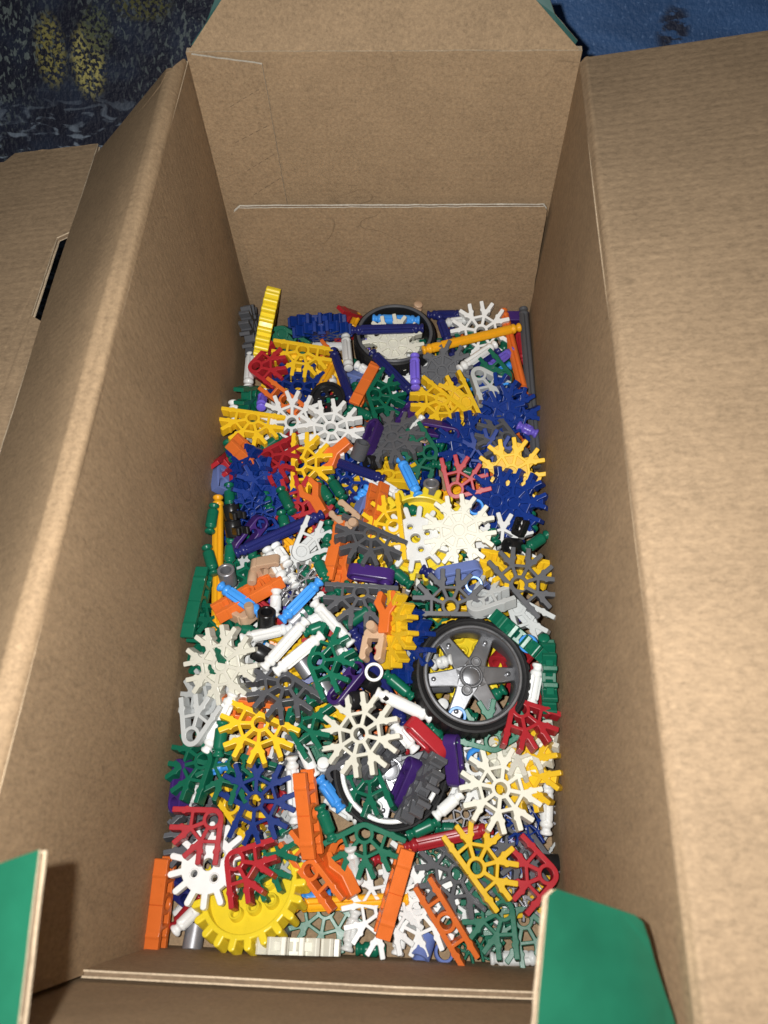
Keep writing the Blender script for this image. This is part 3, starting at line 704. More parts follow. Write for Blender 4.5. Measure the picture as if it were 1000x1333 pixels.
R('orange', 655, 404, 683, 516, 4, 2, 'along the right wall beside the grey rod')
R('dark grey', 681, 396, 699, 602, 6, -2, 'lying along the right wall')
R('red', 676, 430, 682, 472, -4, -4, 'between orange rod and grey rod')
B('linkshort', 'purple', 666, 411, 678, 411, 0, 0, 270, 30, phrase='in the back right corner')
R('green', 659, 440, 655, 462, 0, -1, 'beside the orange rod in the back right')
K('c4', 'green', 657, 491, 200, 7, 30, 220, 1, phrase='left of the orange rod near the right wall')
K('c5', 'green', 612, 462, 110, -6, 10, 220, phrase='beneath the white rod in the back right')
K('c2', 'light grey', 623, 490, -48, 13, 12, 60, phrase='with large hole beside sky blue rings')
V_('sky blue', 611, 501, 2, 200, 35, 'ring', phrase='left of the light grey wedge near the back')
V_('sky blue', 660, 508, 15, 300, 25, 'ring', phrase='right of the light grey wedge near the back')
R('green', 664, 508, 680, 506, 0, 0, 'by the sky blue ring at the right')
K('c8', 'blue', 644, 528, 14, 6, 36, 200, 1, phrase='left of a matching blue one, right side')
K('c8', 'blue', 676, 543, 30, 7, 40, 300, 1, phrase='touching the right wall above grey fan')
K('c5', 'yellow', 575, 523, 223, 8, 14, 60, phrase='with flat bar slanting beside filled yellow one')
K('c5', 'yellow', 606, 524, 205, 6, 20, 300, 1, phrase='filled, beside sky blue ring')
K('c5', 'yellow', 632, 552, 260, -5, 24, 30, phrase='only an arm showing under blue connectors')
B('link', 'purple', 551, 555, 594, 563, 8, 8, 250, 62, phrase='with open hole below the yellow fan')
# ------------------------------------------------------------------ second band
K('c8', 'blue', 606, 578, 8, 3, 36, 320, 1, phrase='in the second row beside green rods')
K('c7', 'blue', 634, 602, 60, 1, 24, 240, phrase='below a filled blue one beside yellow fan')
K('c5', 'dark grey', 660, 573, 205, 6, 18, 60, phrase='below the blue pair on the right')
R('lilac', 674, 553, 699, 565, 4, 3, 'beside the right wall below blue connectors')
B('linkshort', 'black', 648, 600, 640, 585, -4, -4, 270, 30, phrase='in a gap between blue connectors')
K('c8', 'yellow', 676, 615, 8, 7, 22, 250, 1, phrase='by the right wall between two blue clusters')
K('c3', 'red', 594, 638, 58, 8, 22, 250, phrase='pointing upward in the centre of the heap')
R('green', 590, 610, 622, 618, 3, 3, 'above the central red corner connector')
R('green', 562, 604, 587, 606, 6, 6, 'left of another green rod above the red corner')
R('green', 555, 572, 578, 581, 2, 3, 'below the purple link bar')
K('c4', 'green', 560, 590, 190, 4, 16, 240, phrase='mid-heap above the silver spacer')
B('linkshort', 'tan', 533, 572, 548, 579, 2, 2, 240, 60, phrase='beside the white rod above green fan')
K('claw', 'orange', 628, 626, 200, -6, 30, 200, phrase='deep in a gap right of red corner')
K('c8', 'blue', 644, 652, 10, 3, 38, 300, 1, phrase='beside the sky blue ring, third row')
K('c8', 'blue', 682, 656, 25, 4, 34, 195, 1, phrase='touching right wall below yellow connector')
V_('sky blue', 619, 660, 15, 270, 20, 'ring', phrase='lying above the white snowflake')
V_('silver', 561, 638, 5, 90, 24, 'tube', phrase='standing left of the red corner')
R('white', 303, 522, 307, 548, 6, 2, 'standing nearly end-on at the left wall')
R('lilac', 340, 531, 342, 512, 6, 0, 'pointing end-on beside green piece at left')
K('c5', 'yellow', 329, 548, -102, 8, 16, 70, phrase='by the left wall with flat bar uppermost')
K('c8', 'white', 381, 551, 22, 4, 14, 250, phrase='half covered by yellow fan at left')
K('c8', 'white', 431, 560, 8, 11, 8, 80, phrase='below the black pulley like a snowflake')
R('green', 336, 589, 366, 568, 2, 4, 'below the yellow fan at left')
R('green', 296, 575, 304, 599, 5, 6, 'against the left wall below yellow fan')
R('sky blue', 308, 580, 314, 604, 0, 0, 'beside the green rod at left wall')
B('c3', 'red', 289, 590, 295, 609, -2, -2, 20, 30, phrase='squeezed against the left wall')
K('o2', 'orange', 334, 602, -42, 6, 55, 30, phrase='tipped on edge above blue connectors')
K('claw', 'orange', 340, 612, -80, 3, 20, 200, phrase='under the tipped orange connector')
K('c3', 'red', 349, 597, -12, 8, 16, 140, phrase='between tipped orange and yellow fan')
K('c5', 'yellow', 392, 606, 4, 8, 12, 200, phrase='with flat bar upright left of navy rod')
K('c8', 'blue', 316, 622, 5, 4, 40, 200, 1, phrase='beside the slate blue block at left')
K('c8', 'blue', 347, 640, 30, 4, 38, 320, 1, phrase='right of a matching one in left cluster')
B('linkshort', 'slate blue', 286, 612, 287, 636, 5, 5, 350, 50, phrase='standing against the left wall')
K('claw', 'orange', 410, 648, 120, 9, 24, 210, phrase='lying beside two parallel green rods')
R('green', 414, 629, 433, 656, 8, 8, 'left of a parallel pair mid-heap')
R('green', 429, 622, 448, 650, 8, 8, 'right of a parallel pair mid-heap')
B('link', 'purple', 488, 557, 478, 583, 9, 9, 200, 45, phrase='on its side above the grey spacer')
V_('dark grey', 469, 586, 11, 60, 40, 'tube', phrase='right of the white snowflake')
K('c8', 'dark grey', 511, 572, 30, 6, 24, 120, 1, phrase='filled, right of purple bar')
B('link', 'purple', 521, 556, 534, 534, 2, 2, 140, 30, phrase='standing behind grey filled connector')
R('navy', 428, 598, 500, 624, 6, 7, 'below the white snowflake, slanting right')
R('white', 472, 615, 526, 649, 2, 5, 'slanting under the navy rod centre')
R('white', 523, 588, 549, 543, 4, 6, 'slanting up beside the tan block')
R('white', 515, 600, 518, 580, -2, 6, 'pointing up end-on above sky blue rod')
R('sky blue', 521, 597, 545, 646, 8, 9, 'standing beside white rods mid-heap')
B('linkshort', 'purple', 520, 545, 528, 538, -2, -2, 140, 40, phrase='behind the white slanting rod')
K('barrel', 'black', 486, 602, 30, 3, 60, 200, phrase='beside the navy rod centre')
K('c8', 'blue', 452, 630, 20, -6, 18, 200, phrase='half hidden beneath navy rod')
K('c5', 'yellow', 505, 622, 80, -5, 20, 100, phrase='buried right of navy rod')
K('c5', 'yellow', 480, 655, 60, -8, 15, 100, phrase='buried under white slanting rod')
K('claw', 'orange', 436, 590, -140, 11, 24, 200, phrase='lying over the white snowflake')
# ------------------------------------------------------------------ left side, third band
R('amber', 284, 646, 283, 829, 5, 1, 'running along the left wall')
R('green', 279, 657, 273, 694, 8, 8, 'lying on the amber rod by left wall')
R('green', 269, 711, 279, 747, 8, 8, 'beside the amber rod further down')
R('green', 262, 756, 272, 742, 6, 2, 'pointing end-on at the left wall')
R('green', 298, 630, 300, 664, 2, 1, 'beside the black clips, left')
R('green', 301, 703, 298, 738, 5, 4, 'standing above silver spacer at left')
R('green', 296, 703, 325, 695, -2, 0, 'beneath the black clips')
R('green', 365, 636, 381, 668, 9, 9, 'upper of two beside the red connectors')
R('green', 366, 666, 374, 694, 6, 6, 'lower of two beside the red connectors')
V_('silver', 296, 750, 6, 90, 20, 'tube', phrase='standing on amber rod by left wall')
K('barrel', 'black', 302, 668, 160, 6, 62, 100, phrase='upper of two near the left wall')
K('barrel', 'black', 304, 689, 170, 7, 62, 100, phrase='lower of two near the left wall')
K('m8', 'blue', 328, 667, 20, 8, 10, 250, phrase='beside black clips on the left')
K('c7', 'blue', 352, 668, 10, 0, 14, 250, phrase='behind purple ring bar')
B('link', 'purple', 317, 706, 333, 686, 6, 8, 250, 65, phrase='under the long navy rod')
R('navy', 306, 721, 421, 669, 13, 11, 'lying across the left middle')
R('white', 347, 714, 371, 757, 6, 6, 'left of a white pair under navy rod')
R('white', 358, 709, 375, 735, 5, 7, 'right of a white pair under navy rod')
K('clip', 'tan', 338, 740, 10, 8, 72, 275, phrase='on its side near silver spacer')
K('c3', 'red', 388, 664, 60, 2, 14, 250, phrase='behind the long navy rod')
K('c3', 'red', 402, 690, 100, -3, 20, 250, phrase='below the long navy rod')
K('c2', 'light grey', 392, 718, 45, 6, 26, 300, 1, phrase='solid, under the long navy rod')
R('green', 428, 679, 425, 713, 8, 8, 'right of the light grey wedge')
R('green', 411, 725, 426, 756, 8, 8, 'ending at sky blue rod')
R('green', 415, 722, 424, 712, 0, 2, 'between two larger green rods')
K('c4', 'green', 330, 738, 250, -5, 14, 100, phrase='buried behind the tan clip')
K('clip', 'tan', 458, 678, 140, 10, 18, 230, phrase='with prongs up beside grey fan')
B('linkshort', 'slate blue', 476, 654, 470, 672, 3, 3, 260, 55, phrase='beside the pale orange block')
B('o2', 'orange', 489, 655, 482, 690, 8, 4, 160, 40, phrase='on edge beside the tan clip')
R('sky blue', 480, 634, 464, 653, 4, 3, 'under the slanting white rod')
R('navy', 450, 652, 478, 642, -3, -3, 'beneath the short sky blue rod')
V_('sky blue', 495, 654, 2, 30, 60, 'ring', phrase='on edge beside pale orange block')
K('c5', 'dark grey', 483, 699, -120, 11, 14, 60, phrase='left of the big yellow gear')
B('o2', 'orange', 447, 686, 433, 748, 6, 5, 0, 32, phrase='long side up left of grey fan')
K('claw', 'orange', 447, 738, -105, 1, 30, 200, phrase='below the grey fan')
K('c5', 'yellow', 514, 688, 190, 9, 14, 200, phrase='overlapping the big gear')
K('c5', 'yellow', 500, 712, 240, -4, 14, 200, phrase='beneath grey fan')
B('link', 'purple', 459, 744, 507, 751, 10, 10, 260, 25, phrase='on its side above grey fan')
R('green', 508, 739, 536, 763, 8, 6, 'below the white gear')
R('green', 474, 722, 470, 742, -2, -2, 'under the grey fan centre')
K('c5', 'dark grey', 470, 775, -95, 6, 10, 80, phrase='underneath the purple bar')
K('m8', 'silver', 385, 762, 10, 3, 10, 220, phrase='by the white rod ends')
K('c8', 'white', 398, 752, 15, -6, 8, 220, phrase='deep below the silver connector')
R('green', 420, 784, 446, 768, 2, 0, 'left of the lower grey fan')
R('green', 391, 802, 412, 789, 3, 3, 'between sky blue and white rods')
R('green', 437, 772, 455, 760, 5, 4, 'between grey fans left of centre')
R('green', 322, 716, 336, 729, 3, 3, 'below the left end of the long navy rod')
R('green', 396, 738, 402, 757, 1, 2, 'under the light grey wedge')
R('green', 344, 642, 352, 664, 5, 4, 'on the blue left cluster')
R('green', 440, 655, 454, 668, 2, 2, 'beside the tan clip prongs')
R('green', 312, 640, 318, 660, 4, 3, 'left part of the blue cluster')
R('green', 428, 836, 452, 826, 4, 4, 'right of the parallel white pair')
R('white', 376, 742, 386, 764, 2, 3, 'between silver connector and white pair')
R('white', 424, 700, 434, 724, 0, 1, 'between green rods left of grey fan')
R('white', 436, 838, 462, 868, 3, 2, 'near the navy rod and green fan')
R('green', 545, 770, 562, 782, 2, 2, 'left of the middle grey fan')
R('green', 526, 660, 548, 668, 2, 3, 'behind the yellow gear teeth')
R('green', 640, 690, 646, 708, 4, 4, 'right end of the upper ivory snowflake')
# ------------------------------------------------------------------ right side, third band
K('c8', 'ivory', 598, 691, 8, 13, 16, 250, 1, phrase='overlapping the white gear')
K('c8', 'white', 652, 714, 15, -2, 12, 250, phrase='half hidden right of ivory snowflake')
K('c5', 'yellow', 672, 736, -95, 4, 22, 80, phrase='with flat bar up below black clip')
K('c5', 'dark grey', 683, 762, 40, 10, 10, 240, phrase='with flat bar slanting near the right wall')
R('green', 682, 716, 713, 696, 6, 6, 'near the right wall by black clip')
R('green', 694, 690, 691, 668, 2, 0, 'beside the right wall below blue ones')
K('barrel', 'black', 668, 711, 250, 4, 50, 200, phrase='near the right wall')
R('navy', 548, 740, 577, 757, 8, 6, 'short, below the ivory snowflake')
B('link', 'slate blue', 580, 749, 614, 742, 9, 9, 265, 40, phrase='below the ivory snowflake')
V_('sky blue', 617, 761, 13, 250, 20, 'ring', phrase='below the slate blue bar')
B('linkshort', 'slate blue', 610, 778, 630, 768, 2, 2, 280, 60, phrase='beneath sky blue ring, centre')
K('c5', 'dark grey', 586, 790, 90, 9, 10, 270, phrase='above the silver wheel with flat bar nearest')
K('c2', 'light grey', 621, 791, 38, 11, 24, 110, 1, phrase='above the silver wheel')
K('c2', 'light grey', 683, 792, -50, 3, 24, 200, 1, phrase='right of the silver wheel')
B('c8', 'green', 646, 803, 706, 854, 6, 6, 225, 0, 1, phrase='on edge at the wheel rim')
V_('sky blue', 688, 838, 17, 230, 30, 'ring', phrase='around green piece near right wall')
R('green', 708, 848, 708, 829, 0, 9, 'end-on beside the right wall')
B('c8', 'green', 712, 842, 714, 928, 4, 4, 190, 4, 1, phrase='on edge along the right wall')
K('c5', 'yellow', 508, 820, 12, 9, 54, 190, 1, phrase='tilted, facing the blue one beside wheel')
K('c8', 'blue', 529, 840, 8, 4, 52, 190, 1, phrase='tilted beside the silver wheel')
B('c2', 'light grey', 545, 802, 548, 835, 0, 0, 10, 30, 1, phrase='squeezed behind blue one by the wheel')
# ------------------------------------------------------------------ middle left
B('o2', 'green', 263, 762, 252, 812, 7, 7, 0, 25, phrase='on its side against the left wall')
B('c3', 'green', 262, 808, 252, 860, 2, 2, 200, 30, phrase='on edge under green bar at left wall')
K('c5', 'green', 270, 800, 280, -4, 40, 20, phrase='deep behind amber rod')
R('sky blue', 286, 762, 340, 799, 10, 8, 'slanting over orange connector left')
B('o2', 'orange', 292, 793, 354, 758, 5, 5, 110, 38, phrase='on edge beneath sky blue rod')
R('white', 360, 767, 358, 803, 6, 4, 'upright behind black spacer')
V_('black', 347, 806, 9, 80, 30, 'tube', phrase='standing among white rods')
K('clip', 'tan', 322, 801, 150, 4, 30, 100, phrase='curved, under the sky blue rod')
R('green', 306, 817, 338, 824, 4, 4, 'left of the black spacer')
R('white', 313, 832, 382, 817, 9, 6, 'pointing right below black spacer')
R('white', 343, 870, 400, 806, 12, 11, 'left of two parallel ones mid-left')
R('white', 358, 876, 420, 826, 11, 10, 'right of two parallel ones mid-left')
R('white', 395, 812, 428, 798, 3, 3, 'behind the parallel white pair')
K('c8', 'ivory', 290, 865, 12, 9, 20, 240, 1, phrase='big and filled by the left wall')
K('c8', 'white', 322, 878, 20, -2, 20, 200, phrase='under the big ivory snowflake')
K('barrel', 'black', 342, 852, 60, 7, 60, 160, phrase='beside the big ivory snowflake')
R('sky blue', 366, 808, 417, 756, 9, 10, 'slanting up to the green rods')
V_('silver', 388, 803, 1, 45, 80, 'tube', phrase='lying under the sky blue rod')
R('white', 408, 783, 459, 840, 10, 8, 'slanting towards navy rod')
K('c5', 'dark grey', 372, 891, -130, 9, 14, 70, phrase='right of the big ivory snowflake')
R('green', 395, 824, 428, 812, 6, 6, 'behind the slanting white rod')
R('green', 449, 815, 487, 789, 8, 8, 'below the lower grey fan')
K('c4', 'green', 415, 862, 5, 9, 12, 180, phrase='with large hole, mid-left')
K('c5', 'yellow', 392, 850, 120, -5, 14, 100, phrase='buried under parallel white rods')
K('c5', 'yellow', 350, 900, 100, -4, 14, 100, phrase='deep under grey fan left')
R('green', 440, 860, 474, 858, 2, 2, 'right of the green fan')
V_('silver', 422, 898, 7, 120, 82, 'tube', phrase='lying left of purple bar')
V_('silver', 397, 868, 0, 130, 80, 'tube', phrase='lying under the white rod ends')
R('navy', 459, 819, 528, 946, 7, 3, 'slanting under the white ring')
V_('white', 487, 875, 16, 270, 8, 'ring', phrase='lying on the navy rod')
B('link', 'purple', 437, 910, 468, 872, 11, 11, 200, 62, phrase='beside the black clips, centre')
K('barrel', 'black', 484, 889, 120, 5, 40, 160, phrase='below white ring')
K('barrel', 'black', 464, 911, 110, 9, 50, 200, phrase='above the centre snowflake')
K('clip', 'tan', 489, 830, -100, 11, 20, 170, phrase='below the orange claw')
K('claw', 'orange', 504, 798, 85, 13, 22, 180, phrase='left of the tilted yellow connector')
K('barrel', 'black', 484, 812, 200, 1, 40, 100, phrase='behind the orange claw')
B('linkshort', 'navy', 468, 815, 482, 822, 1, 1, 250, 40, phrase='beside the green rod centre')
R('green', 500, 876, 538, 908, 6, 5, 'between white ring and wheel')
# ------------------------------------------------------------------ round the silver wheel
R('white', 563, 866, 590, 858, 2, 8, 'poking through wheel spokes')
V_('dark grey', 575, 890, 4, 0, 70, 'tube', phrase='lying inside the silver wheel')
R('white', 573, 921, 577, 916, -6, 6, 'end-on inside the wheel rim')
V_('sky blue', 595, 932, 11, 260, 12, 'ring', phrase='inside the wheel rim at bottom')
R('green', 632, 912, 657, 897, -2, 2, 'inside the wheel, right')
R('green', 597, 924, 622, 936, 0, 0, 'inside the wheel, bottom')
B('c3', 'red', 640, 850, 662, 870, -8, -8, 225, 40, phrase='deep inside the wheel')
R('white', 701, 864, 689, 928, 8, 8, 'between wheel and green edge piece')
K('c3', 'red', 676, 926, -58, 13, 12, 60, phrase='overlapping the wheel at right')
K('c4', 'green', 642, 965, 100, 10, 10, 260, phrase='overlapping the silver wheel at bottom')
B('c3', 'red', 690, 862, 694, 888, -8, -8, 180, 30, phrase='between the wheel and the white rod')
# ------------------------------------------------------------------ lower left
K('c2', 'light grey', 253, 958, 75, 9, 14, 210, phrase='with large hole by the left wall')
K('c3', 'light grey', 246, 916, 120, 3, 24, 200, phrase='behind the wedge by left wall')
R('white', 304, 902, 268, 980, 10, 8, 'beside light grey wedge')
R('green', 290, 938, 284, 986, 13, 12, 'lying on the white rod')
K('c5', 'yellow', 339, 944, -117, 11, 12, 60, phrase='flat and open, lower left')
B('o2', 'orange', 302, 920, 362, 928, 3, 3, 270, 70, phrase='under the open yellow fan')
R('white', 312, 908, 352, 906, 1, 1, 'above the orange connector lower left')
K('c4', 'green', 262, 992, 195, 8, 16, 140, phrase='next to the left wall')
K('c5', 'green', 308, 996, 250, 5, 14, 60, phrase='under the open yellow fan')
R('sky blue', 264, 1004, 298, 997, 8, 6, 'between two green fans')
B('link', 'purple', 238, 1002, 233, 1043, 6, 6, 190, 40, phrase='on its side against the left wall')
R('white', 256, 1018, 242, 1054, 3, 3, 'beside the purple bar')
K('c7', 'blue', 334, 1042, 22, 11, 8, 250, phrase='glossy and open above red connectors')
K('c5', 'yellow', 304, 1048, 45, 1, 12, 200, phrase='under the glossy blue one')
R('red', 372, 1030, 336, 1078, 1, 1, 'under the glossy blue connector')
K('c8', 'dark grey', 352, 985, 15, -6, 14, 100, phrase='under the open yellow fan')
K('c8', 'dark grey', 262, 1042, 5, -6, 18, 100, phrase='buried beside purple bar')
K('c8', 'white', 362, 962, 8, -8, 10, 200, phrase='deep under yellow fan tips')
K('c8', 'ivory', 470, 956, 10, 14, 12, 200, phrase='in the centre beside black clip')
K('c4', 'green', 386, 941, 14, 7, 12, 150, phrase='left of the centre snowflake')
R('white', 390, 966, 411, 1012, 7, 8, 'ending beside the orange bar')
R('white', 420, 1006, 421, 992, -6, 9, 'end-on left of centre snowflake')
R('white', 380, 984, 384, 1073, 12, 9, 'upright beside the orange bar')
B('o2', 'orange', 396, 1010, 407, 1108, 13, 10, 0, 30, phrase='upright beside white rod')
R('sky blue', 415, 1012, 446, 1056, 6, 9, 'right of the orange bar')
R('white', 424, 1040, 468, 1068, 3, 7, 'under the sky blue rod end')
R('green', 416, 1048, 433, 1093, 12, 10, 'lying against the orange bar')
R('white', 489, 901, 563, 935, 14, 12, 'from black clip to wheel')
R('white', 512, 942, 542, 978, 8, 8, 'beside the red block')
B('link', 'red', 537, 944, 574, 980, 13, 13, 215, 22, phrase='flat side up beside wheel')
R('green', 556, 940, 578, 966, 4, 3, 'between the red block and the wheel')
B('link', 'purple', 588, 962, 594, 1018, 14, 10, 350, 25, phrase='standing between wheels')
B('link', 'purple', 518, 1042, 538, 996, 6, 8, 160, 30, phrase='inside the lower wheel')
B('c5', 'dark grey', 532, 1040, 558, 994, 8, 10, 160, 22, 1, ax='y', phrase='tilted inside the lower wheel')
R('white', 490, 1060, 490, 1050, -8, 7, 'end-on inside the lower wheel')
K('c4', 'green', 484, 1010, 230, 4, 20, 150, phrase='inside the lower wheel')
B('c2', 'dark grey', 462, 1020, 500, 984, 5, 5, 315, 35, phrase='under the centre snowflake')
B('c3', 'dark grey', 425, 1000, 452, 1006, 3, 3, 260, 50, phrase='beside the white rod end')
R('white', 566, 1064, 601, 1032, 8, 7, 'right of the lower wheel')
R('green', 530, 1088, 573, 1068, 7, 7, 'below the lower wheel')
R('green', 566, 1078, 602, 1080, 0, 0, 'behind the red rod')
# ------------------------------------------------------------------ lower right
K('c8', 'ivory', 651, 1028, 12, 12, 6, 60, phrase='flat and open at lower right')
K('c8', 'ivory', 690, 968, 20, 2, 30, 120, 1, phrase='under the red corner connector')
K('c8', 'yellow', 700, 1004, 10, 7, 30, 190, 1, phrase='beside white snowflake at right wall')
R('white', 713, 1015, 711, 1087, 3, 3, 'upright in the lower right corner')
K('c8', 'white', 617, 1000, 15, -4, 10, 60, phrase='beside the purple upright bar')
V_('sky blue', 619, 984, 5, 300, 50, 'ring', phrase='above the open ivory snowflake')
K('m8', 'silver', 606, 1060, 5, -3, 8, 60, phrase='on bare cardboard beside white rod')
K('m5', 'silver', 700, 1052, 20, -4, 8, 60, phrase='at the right wall')
K('m8', 'blue', 655, 1078, 12, -2, 10, 200, phrase='below the open ivory snowflake')
K('m8', 'blue', 684, 1070, 30, -1, 14, 60, phrase='near the right wall rod')
K('c5', 'dark grey', 684, 1096, 220, -1, 8, 60, phrase='under the lower red corner')
K('m8', 'blue', 640, 1100, 8, -6, 8, 60, phrase='under the flat yellow fan')
K('m8', 'slate blue', 662, 1110, 18, -5, 8, 60, phrase='below small blue ones')
K('m8', 'silver', 668, 1150, 18, -3, 12, 60, phrase='under yellow fan tips')
K('m8', 'silver', 690, 1165, 40, -4, 10, 60, phrase='under the lower red corner')
K('m5', 'light grey', 700, 1120, 140, -4, 10, 60, phrase='behind the red corner hole')
K('c3', 'red', 650, 1118, 30, -7, 6, 60, phrase='deep below the flat yellow fan')
K('c3', 'red', 278, 1068, 222, 13, 8, 60, phrase='over the white gear, left')
K('c3', 'red', 309, 1122, -35, 14, 14, 130, phrase='over the white gear, right')
K('c8', 'dark grey', 258, 1092, 10, -4, 20, 60, 1, phrase='by left wall above orange bar')
K('c3', 'dark grey', 246, 1112, 60, -9, 12, 60, phrase='behind the orange upright bar')
K('c4', 'green', 338, 1116, -45, 5, 14, 140, phrase='between red corner and yellow gear')
K('c8', 'light grey', 358, 1106, 15, -2, 12, 200, phrase='behind right red corner')
K('c2', 'light grey', 350, 1085, 30, -2, 14, 200, phrase='below the glossy blue connector')
B('o2', 'orange', 216, 1121, 203, 1232, 8, 8, 0, 25, phrase='standing in the front left corner')
R('red', 262, 1165, 224, 1210, 2, 2, 'beside white rod front left')
R('white', 264, 1176, 227, 1213, 4, 5, 'under the tilted yellow gear')
R('white', 244, 1178, 232, 1190, -2, -2, 'beneath the red rod front left')
V_('silver', 252, 1224, 0, 270, 78, 'tube', phrase='in the front left corner')
B('linkshort', 'navy', 232, 1155, 244, 1165, 0, 0, 270, 50, phrase='behind the orange upright bar')
B('c8', 'ivory', 337, 1238, 441, 1241, 5, 5, 88, 0, 1, phrase='on edge along the front flap')
V_('silver', 366, 1214, -1, 270, 30, 'tube', phrase='behind the upright ivory snowflake')
K('o2', 'orange', 407, 1132, -53, 9, 20, 210, phrase='open, beside the large gear')
K('claw', 'orange', 447, 1136, 115, 9, 30, 40, phrase='right of open orange connector')
K('claw', 'orange', 432, 1112, 40, 2, 30, 300, phrase='below upright orange bar')
R('amber', 383, 1179, 532, 1170, 3, 2, 'lying along the front, left of orange bar')
R('sky blue', 388, 1168, 432, 1166, 0, 0, 'behind the front amber rod')
K('c4', 'green', 424, 1194, -100, -4, 3, 60, phrase='on bare cardboard in front')
R('white', 456, 1102, 466, 1150, 12, 4, 'standing beside orange claw')
R('white', 463, 1185, 451, 1240, 2, 6, 'end-on at the front flap')
K('c4', 'green', 475, 1084, -88, 9, 12, 260, phrase='below the lower wheel')
R('red', 526, 1103, 641, 1078, 7, 9, 'crossing the front right')
R('red', 430, 1122, 500, 1118, -3, -3, 'under the green fan in front')
B('o2', 'orange', 528, 1108, 498, 1214, 12, 11, 170, 12, phrase='flat side up over white snowflake')
K('c8', 'white', 499, 1185, 12, 2, 8, 60, phrase='under the orange bar in front')
K('c8', 'white', 546, 1182, 24, 2, 14, 200, phrase='right of the front orange bar')
K('c8', 'white', 545, 1140, 10, -5, 12, 60, phrase='above the front orange ladder')
K('o2', 'orange', 581, 1198, -59, 11, 14, 250, phrase='open ladder in front right')
K('c5', 'dark grey', 594, 1138, 235, 3, 10, 60, phrase='under the flat yellow fan')
K('m8', 'green', 562, 1118, 12, -4, 8, 60, phrase='under the red rod')
K('c5', 'yellow', 619, 1130, 41, 13, 6, 60, phrase='flat and open at front right')
K('c3', 'red', 711, 1139, 178, 10, 6, 60, phrase='next to the right tuck tab')
K('c4', 'green', 656, 1187, 208, 8, 16, 130, phrase='in front of the flat yellow fan')
K('c4', 'green', 694, 1208, 260, 1, 12, 130, phrase='beside the right tuck tab')
K('m8', 'green', 614, 1215, 12, -2, 10, 60, phrase='beside the orange ladder')
K('m5', 'green', 622, 1236, 80, -3, 8, 60, phrase='at the front flap')
R('white', 638, 1248, 706, 1247, 3, 3, 'along the front flap right')
V_('slate blue', 551, 1234, 1, 250, 62, 'tube', phrase='at the front flap')
V_('slate blue', 578, 1240, 1, 60, 20, 'ring', phrase='beside the orange ladder front')
R('green', 463, 1235, 502, 1237, 1, 1, 'along the front flap')
R('white', 517, 1244, 522, 1214, 4, 2, 'standing at the front flap')
V_('black', 722, 1125, 2, 180, 75, 'tube', phrase='against the right wall')
K('c8', 'white', 610, 1158, 10, -5, 10, 60, phrase='between orange ladder and yellow fan')
K('c8', 'green', 620, 1178, 0, -6, 10, 60, phrase='under the orange ladder front')
K('c5', 'yellow', 690, 1180, 100, -5, 8, 60, phrase='under green and red pieces')

# ------------------------------------------------------------------ pieces buried under the top layer
LAND = [(612, 882, 'silver wheel'), (508, 1003, 'lower wheel'), (516, 437, 'back wheel'), (325, 1182, 'tilted yellow gear'), (546, 697, 'big yellow gear'), (272, 1126, 'left white gear'), (427, 521, 'black pulley'),
        (431, 560, 'upper white snowflake'), (290, 865, 'big ivory snowflake'), (470, 956, 'centre ivory snowflake'), (651, 1028, 'lower ivory snowflake'), (598, 691, 'upper ivory snowflake'), (360, 695, 'long navy rod'), (613, 440, 'long amber rod'),
        (594, 638, 'central red corner'), (676, 926, 'wheel-side red corner'), (339, 944, 'open yellow fan'), (619, 1130, 'flat yellow fan'), (334, 1042, 'glossy blue connector'), (402, 1060, 'upright orange bar'), (683, 762, 'right grey fan'),
        (483, 699, 'left grey fan'), (586, 790, 'middle grey fan'), (372, 891, 'lower grey fan'), (394, 459, 'back yellow fan'), (575, 523, 'slanting yellow fan'), (644, 528, 'blue back cluster'), (676, 615, 'right yellow snowflake'), (664, 654, 'blue right cluster'),
        (330, 630, 'blue left cluster'), (284, 740, 'left amber rod'), (487, 516, 'upper green fan'), (415, 862, 'middle green fan'), (455, 893, 'central purple bar'), (380, 845, 'parallel white rods'), (253, 958, 'light grey wedge'), (626, 432, 'back white snowflake'),
        (392, 606, 'upright yellow fan'), (512, 820, 'tilted yellow connector'), (511, 572, 'filled grey connector'), (690, 500, 'right grey rod'), (335, 480, 'upper red corner'), (329, 548, 'left yellow fan'), (480, 750, 'middle purple bar'), (500, 620, 'short navy rod')]
def where(P):
    px, py = proj(P); s = sorted(LAND, key=lambda l: (l[0] - px) ** 2 + (l[1] - py) ** 2)[:2]
    a = s[0]; dx, dy = px - a[0], py - a[1]
    side = ('right of' if dx > 0 else 'left of') if abs(dx) > abs(dy) else ('below' if dy > 0 else 'behind')
    return 'buried %s %s near %s' % (side, a[2], s[1][2])
for k in ('c5', 'c4', 'c8'): NAMES[k] = (NAMES[k][0], NAMES[k][1].split(' ', 1)[1])
kindcol = {'c8': ['white', 'white', 'blue', 'ivory', 'blue'], 'c5': ['yellow', 'yellow', 'dark grey'], 'c4': ['green'], 'c3': ['red'], 'c2': ['light grey'], 'o2': ['orange']}
ny, nx = 17, 9
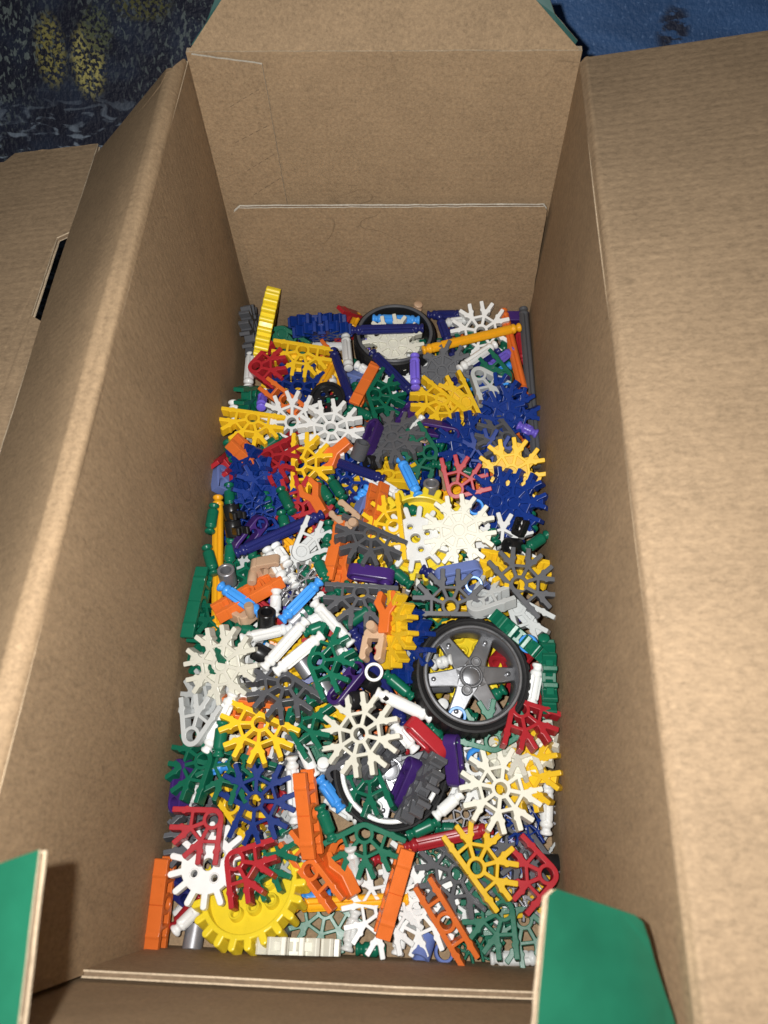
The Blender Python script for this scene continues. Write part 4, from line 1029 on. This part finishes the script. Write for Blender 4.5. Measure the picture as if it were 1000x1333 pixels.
for layer in (0, 1):
    for j in range(ny):
        for i in range(nx):
            x = .014 + (W - .028) * (i + .5 + rng.uniform(-.4, .4)) / nx; y = .012 + (L - .03) * (j + .5 + rng.uniform(-.4, .4)) / ny
            top = zb(proj((x, y, .02))[1]); z = top - rng.uniform(.009, .014) - layer * .010
            if y < .085 and (layer or rng.random() < .6): continue
            if z < .004 or (layer and (i + j) % 2): continue
            P = Vector((x, y, z)); ph = where(P); wx, wy = proj(P)
            if math.hypot(wx - 612, wy - 872) < 62 and z > .010: continue
            if (layer == 0 and rng.random() < .50) or (layer and rng.random() < .3):
                c = rng.choice(['white', 'white', 'green', 'green', 'sky blue', 'navy', 'amber', 'red', 'lilac']); a = rng.uniform(0, 6.28)
                Lr = {'white': 31, 'green': 16, 'sky blue': 27, 'navy': 40, 'amber': 45, 'red': 45, 'lilac': 20}[c] * .0005
                d = Vector((math.cos(a), math.sin(a), rng.uniform(-.2, .2))) * Lr
                p, q_ = P - d, P + d
                if not (.006 < min(p.x, q_.x) and max(p.x, q_.x) < W - .006 and min(p.y, q_.y) > .008 and max(p.y, q_.y) < L - .014): continue
                z1 = zb(proj(p)[1]); z2 = zb(proj(q_)[1]); (u1, v1), (u2, v2) = proj(p), proj(q_)
                R(c, u1, v1, u2, v2, (p.z - zb(v1)) * 1000, (q_.z - zb(v2)) * 1000, ph)
            else:
                t = rng.choice(['c8', 'c8', 'c5', 'c4', 'c4', 'c3', 'c5', 'o2', 'c2']); c = rng.choice(kindcol[t])
                if min(x, W - x) < .02 or min(y, L - y) < .02: continue
                thing(t, c, frame(P, lean_n(rng.uniform(0, 18), rng.uniform(0, 360)), rng.uniform(0, 360)), ph, t != 'o2' and rng.random() < .3)
# keep every piece inside the walls and above the cardboard floor
for o in ALL:
    me = o.data
    if me is None: continue
    n_ = len(me.vertices); co = np.empty(n_ * 3); me.vertices.foreach_get('co', co); M_ = np.array(o.matrix_world)
    w_ = co.reshape(n_, 3) @ M_[:3, :3].T + M_[:3, 3]; lo, hi = w_.min(0), w_.max(0)
    mv = Vector((max(0, -.0018 - lo[0]) - max(0, hi[0] - W - .0018), max(0, -.0008 - lo[1]) - max(0, hi[1] - L + .0075), max(0, -.0015 - lo[2])))
    if mv.length > 0: o.matrix_world = Matrix.Translation(mv) @ o.matrix_world
# no two things may share a label: tell twins apart by what the second landmark leaves open
seen = {}
for o in ALL: seen.setdefault(o['label'], []).append(o)
for lab, os_ in seen.items():
    if len(os_) > 1:
        os_.sort(key=lambda o: proj(o.matrix_world.translation)[1])
        for k, o in enumerate(os_): o['label'] = lab + (', nearer the back', ', nearer the front', ', lowest of them', ', deepest')[min(k, 3)]
for o in ALL:
    if len(o['label'].split()) > 16: print('LONG', o['label'])
print('things', len(ALL))
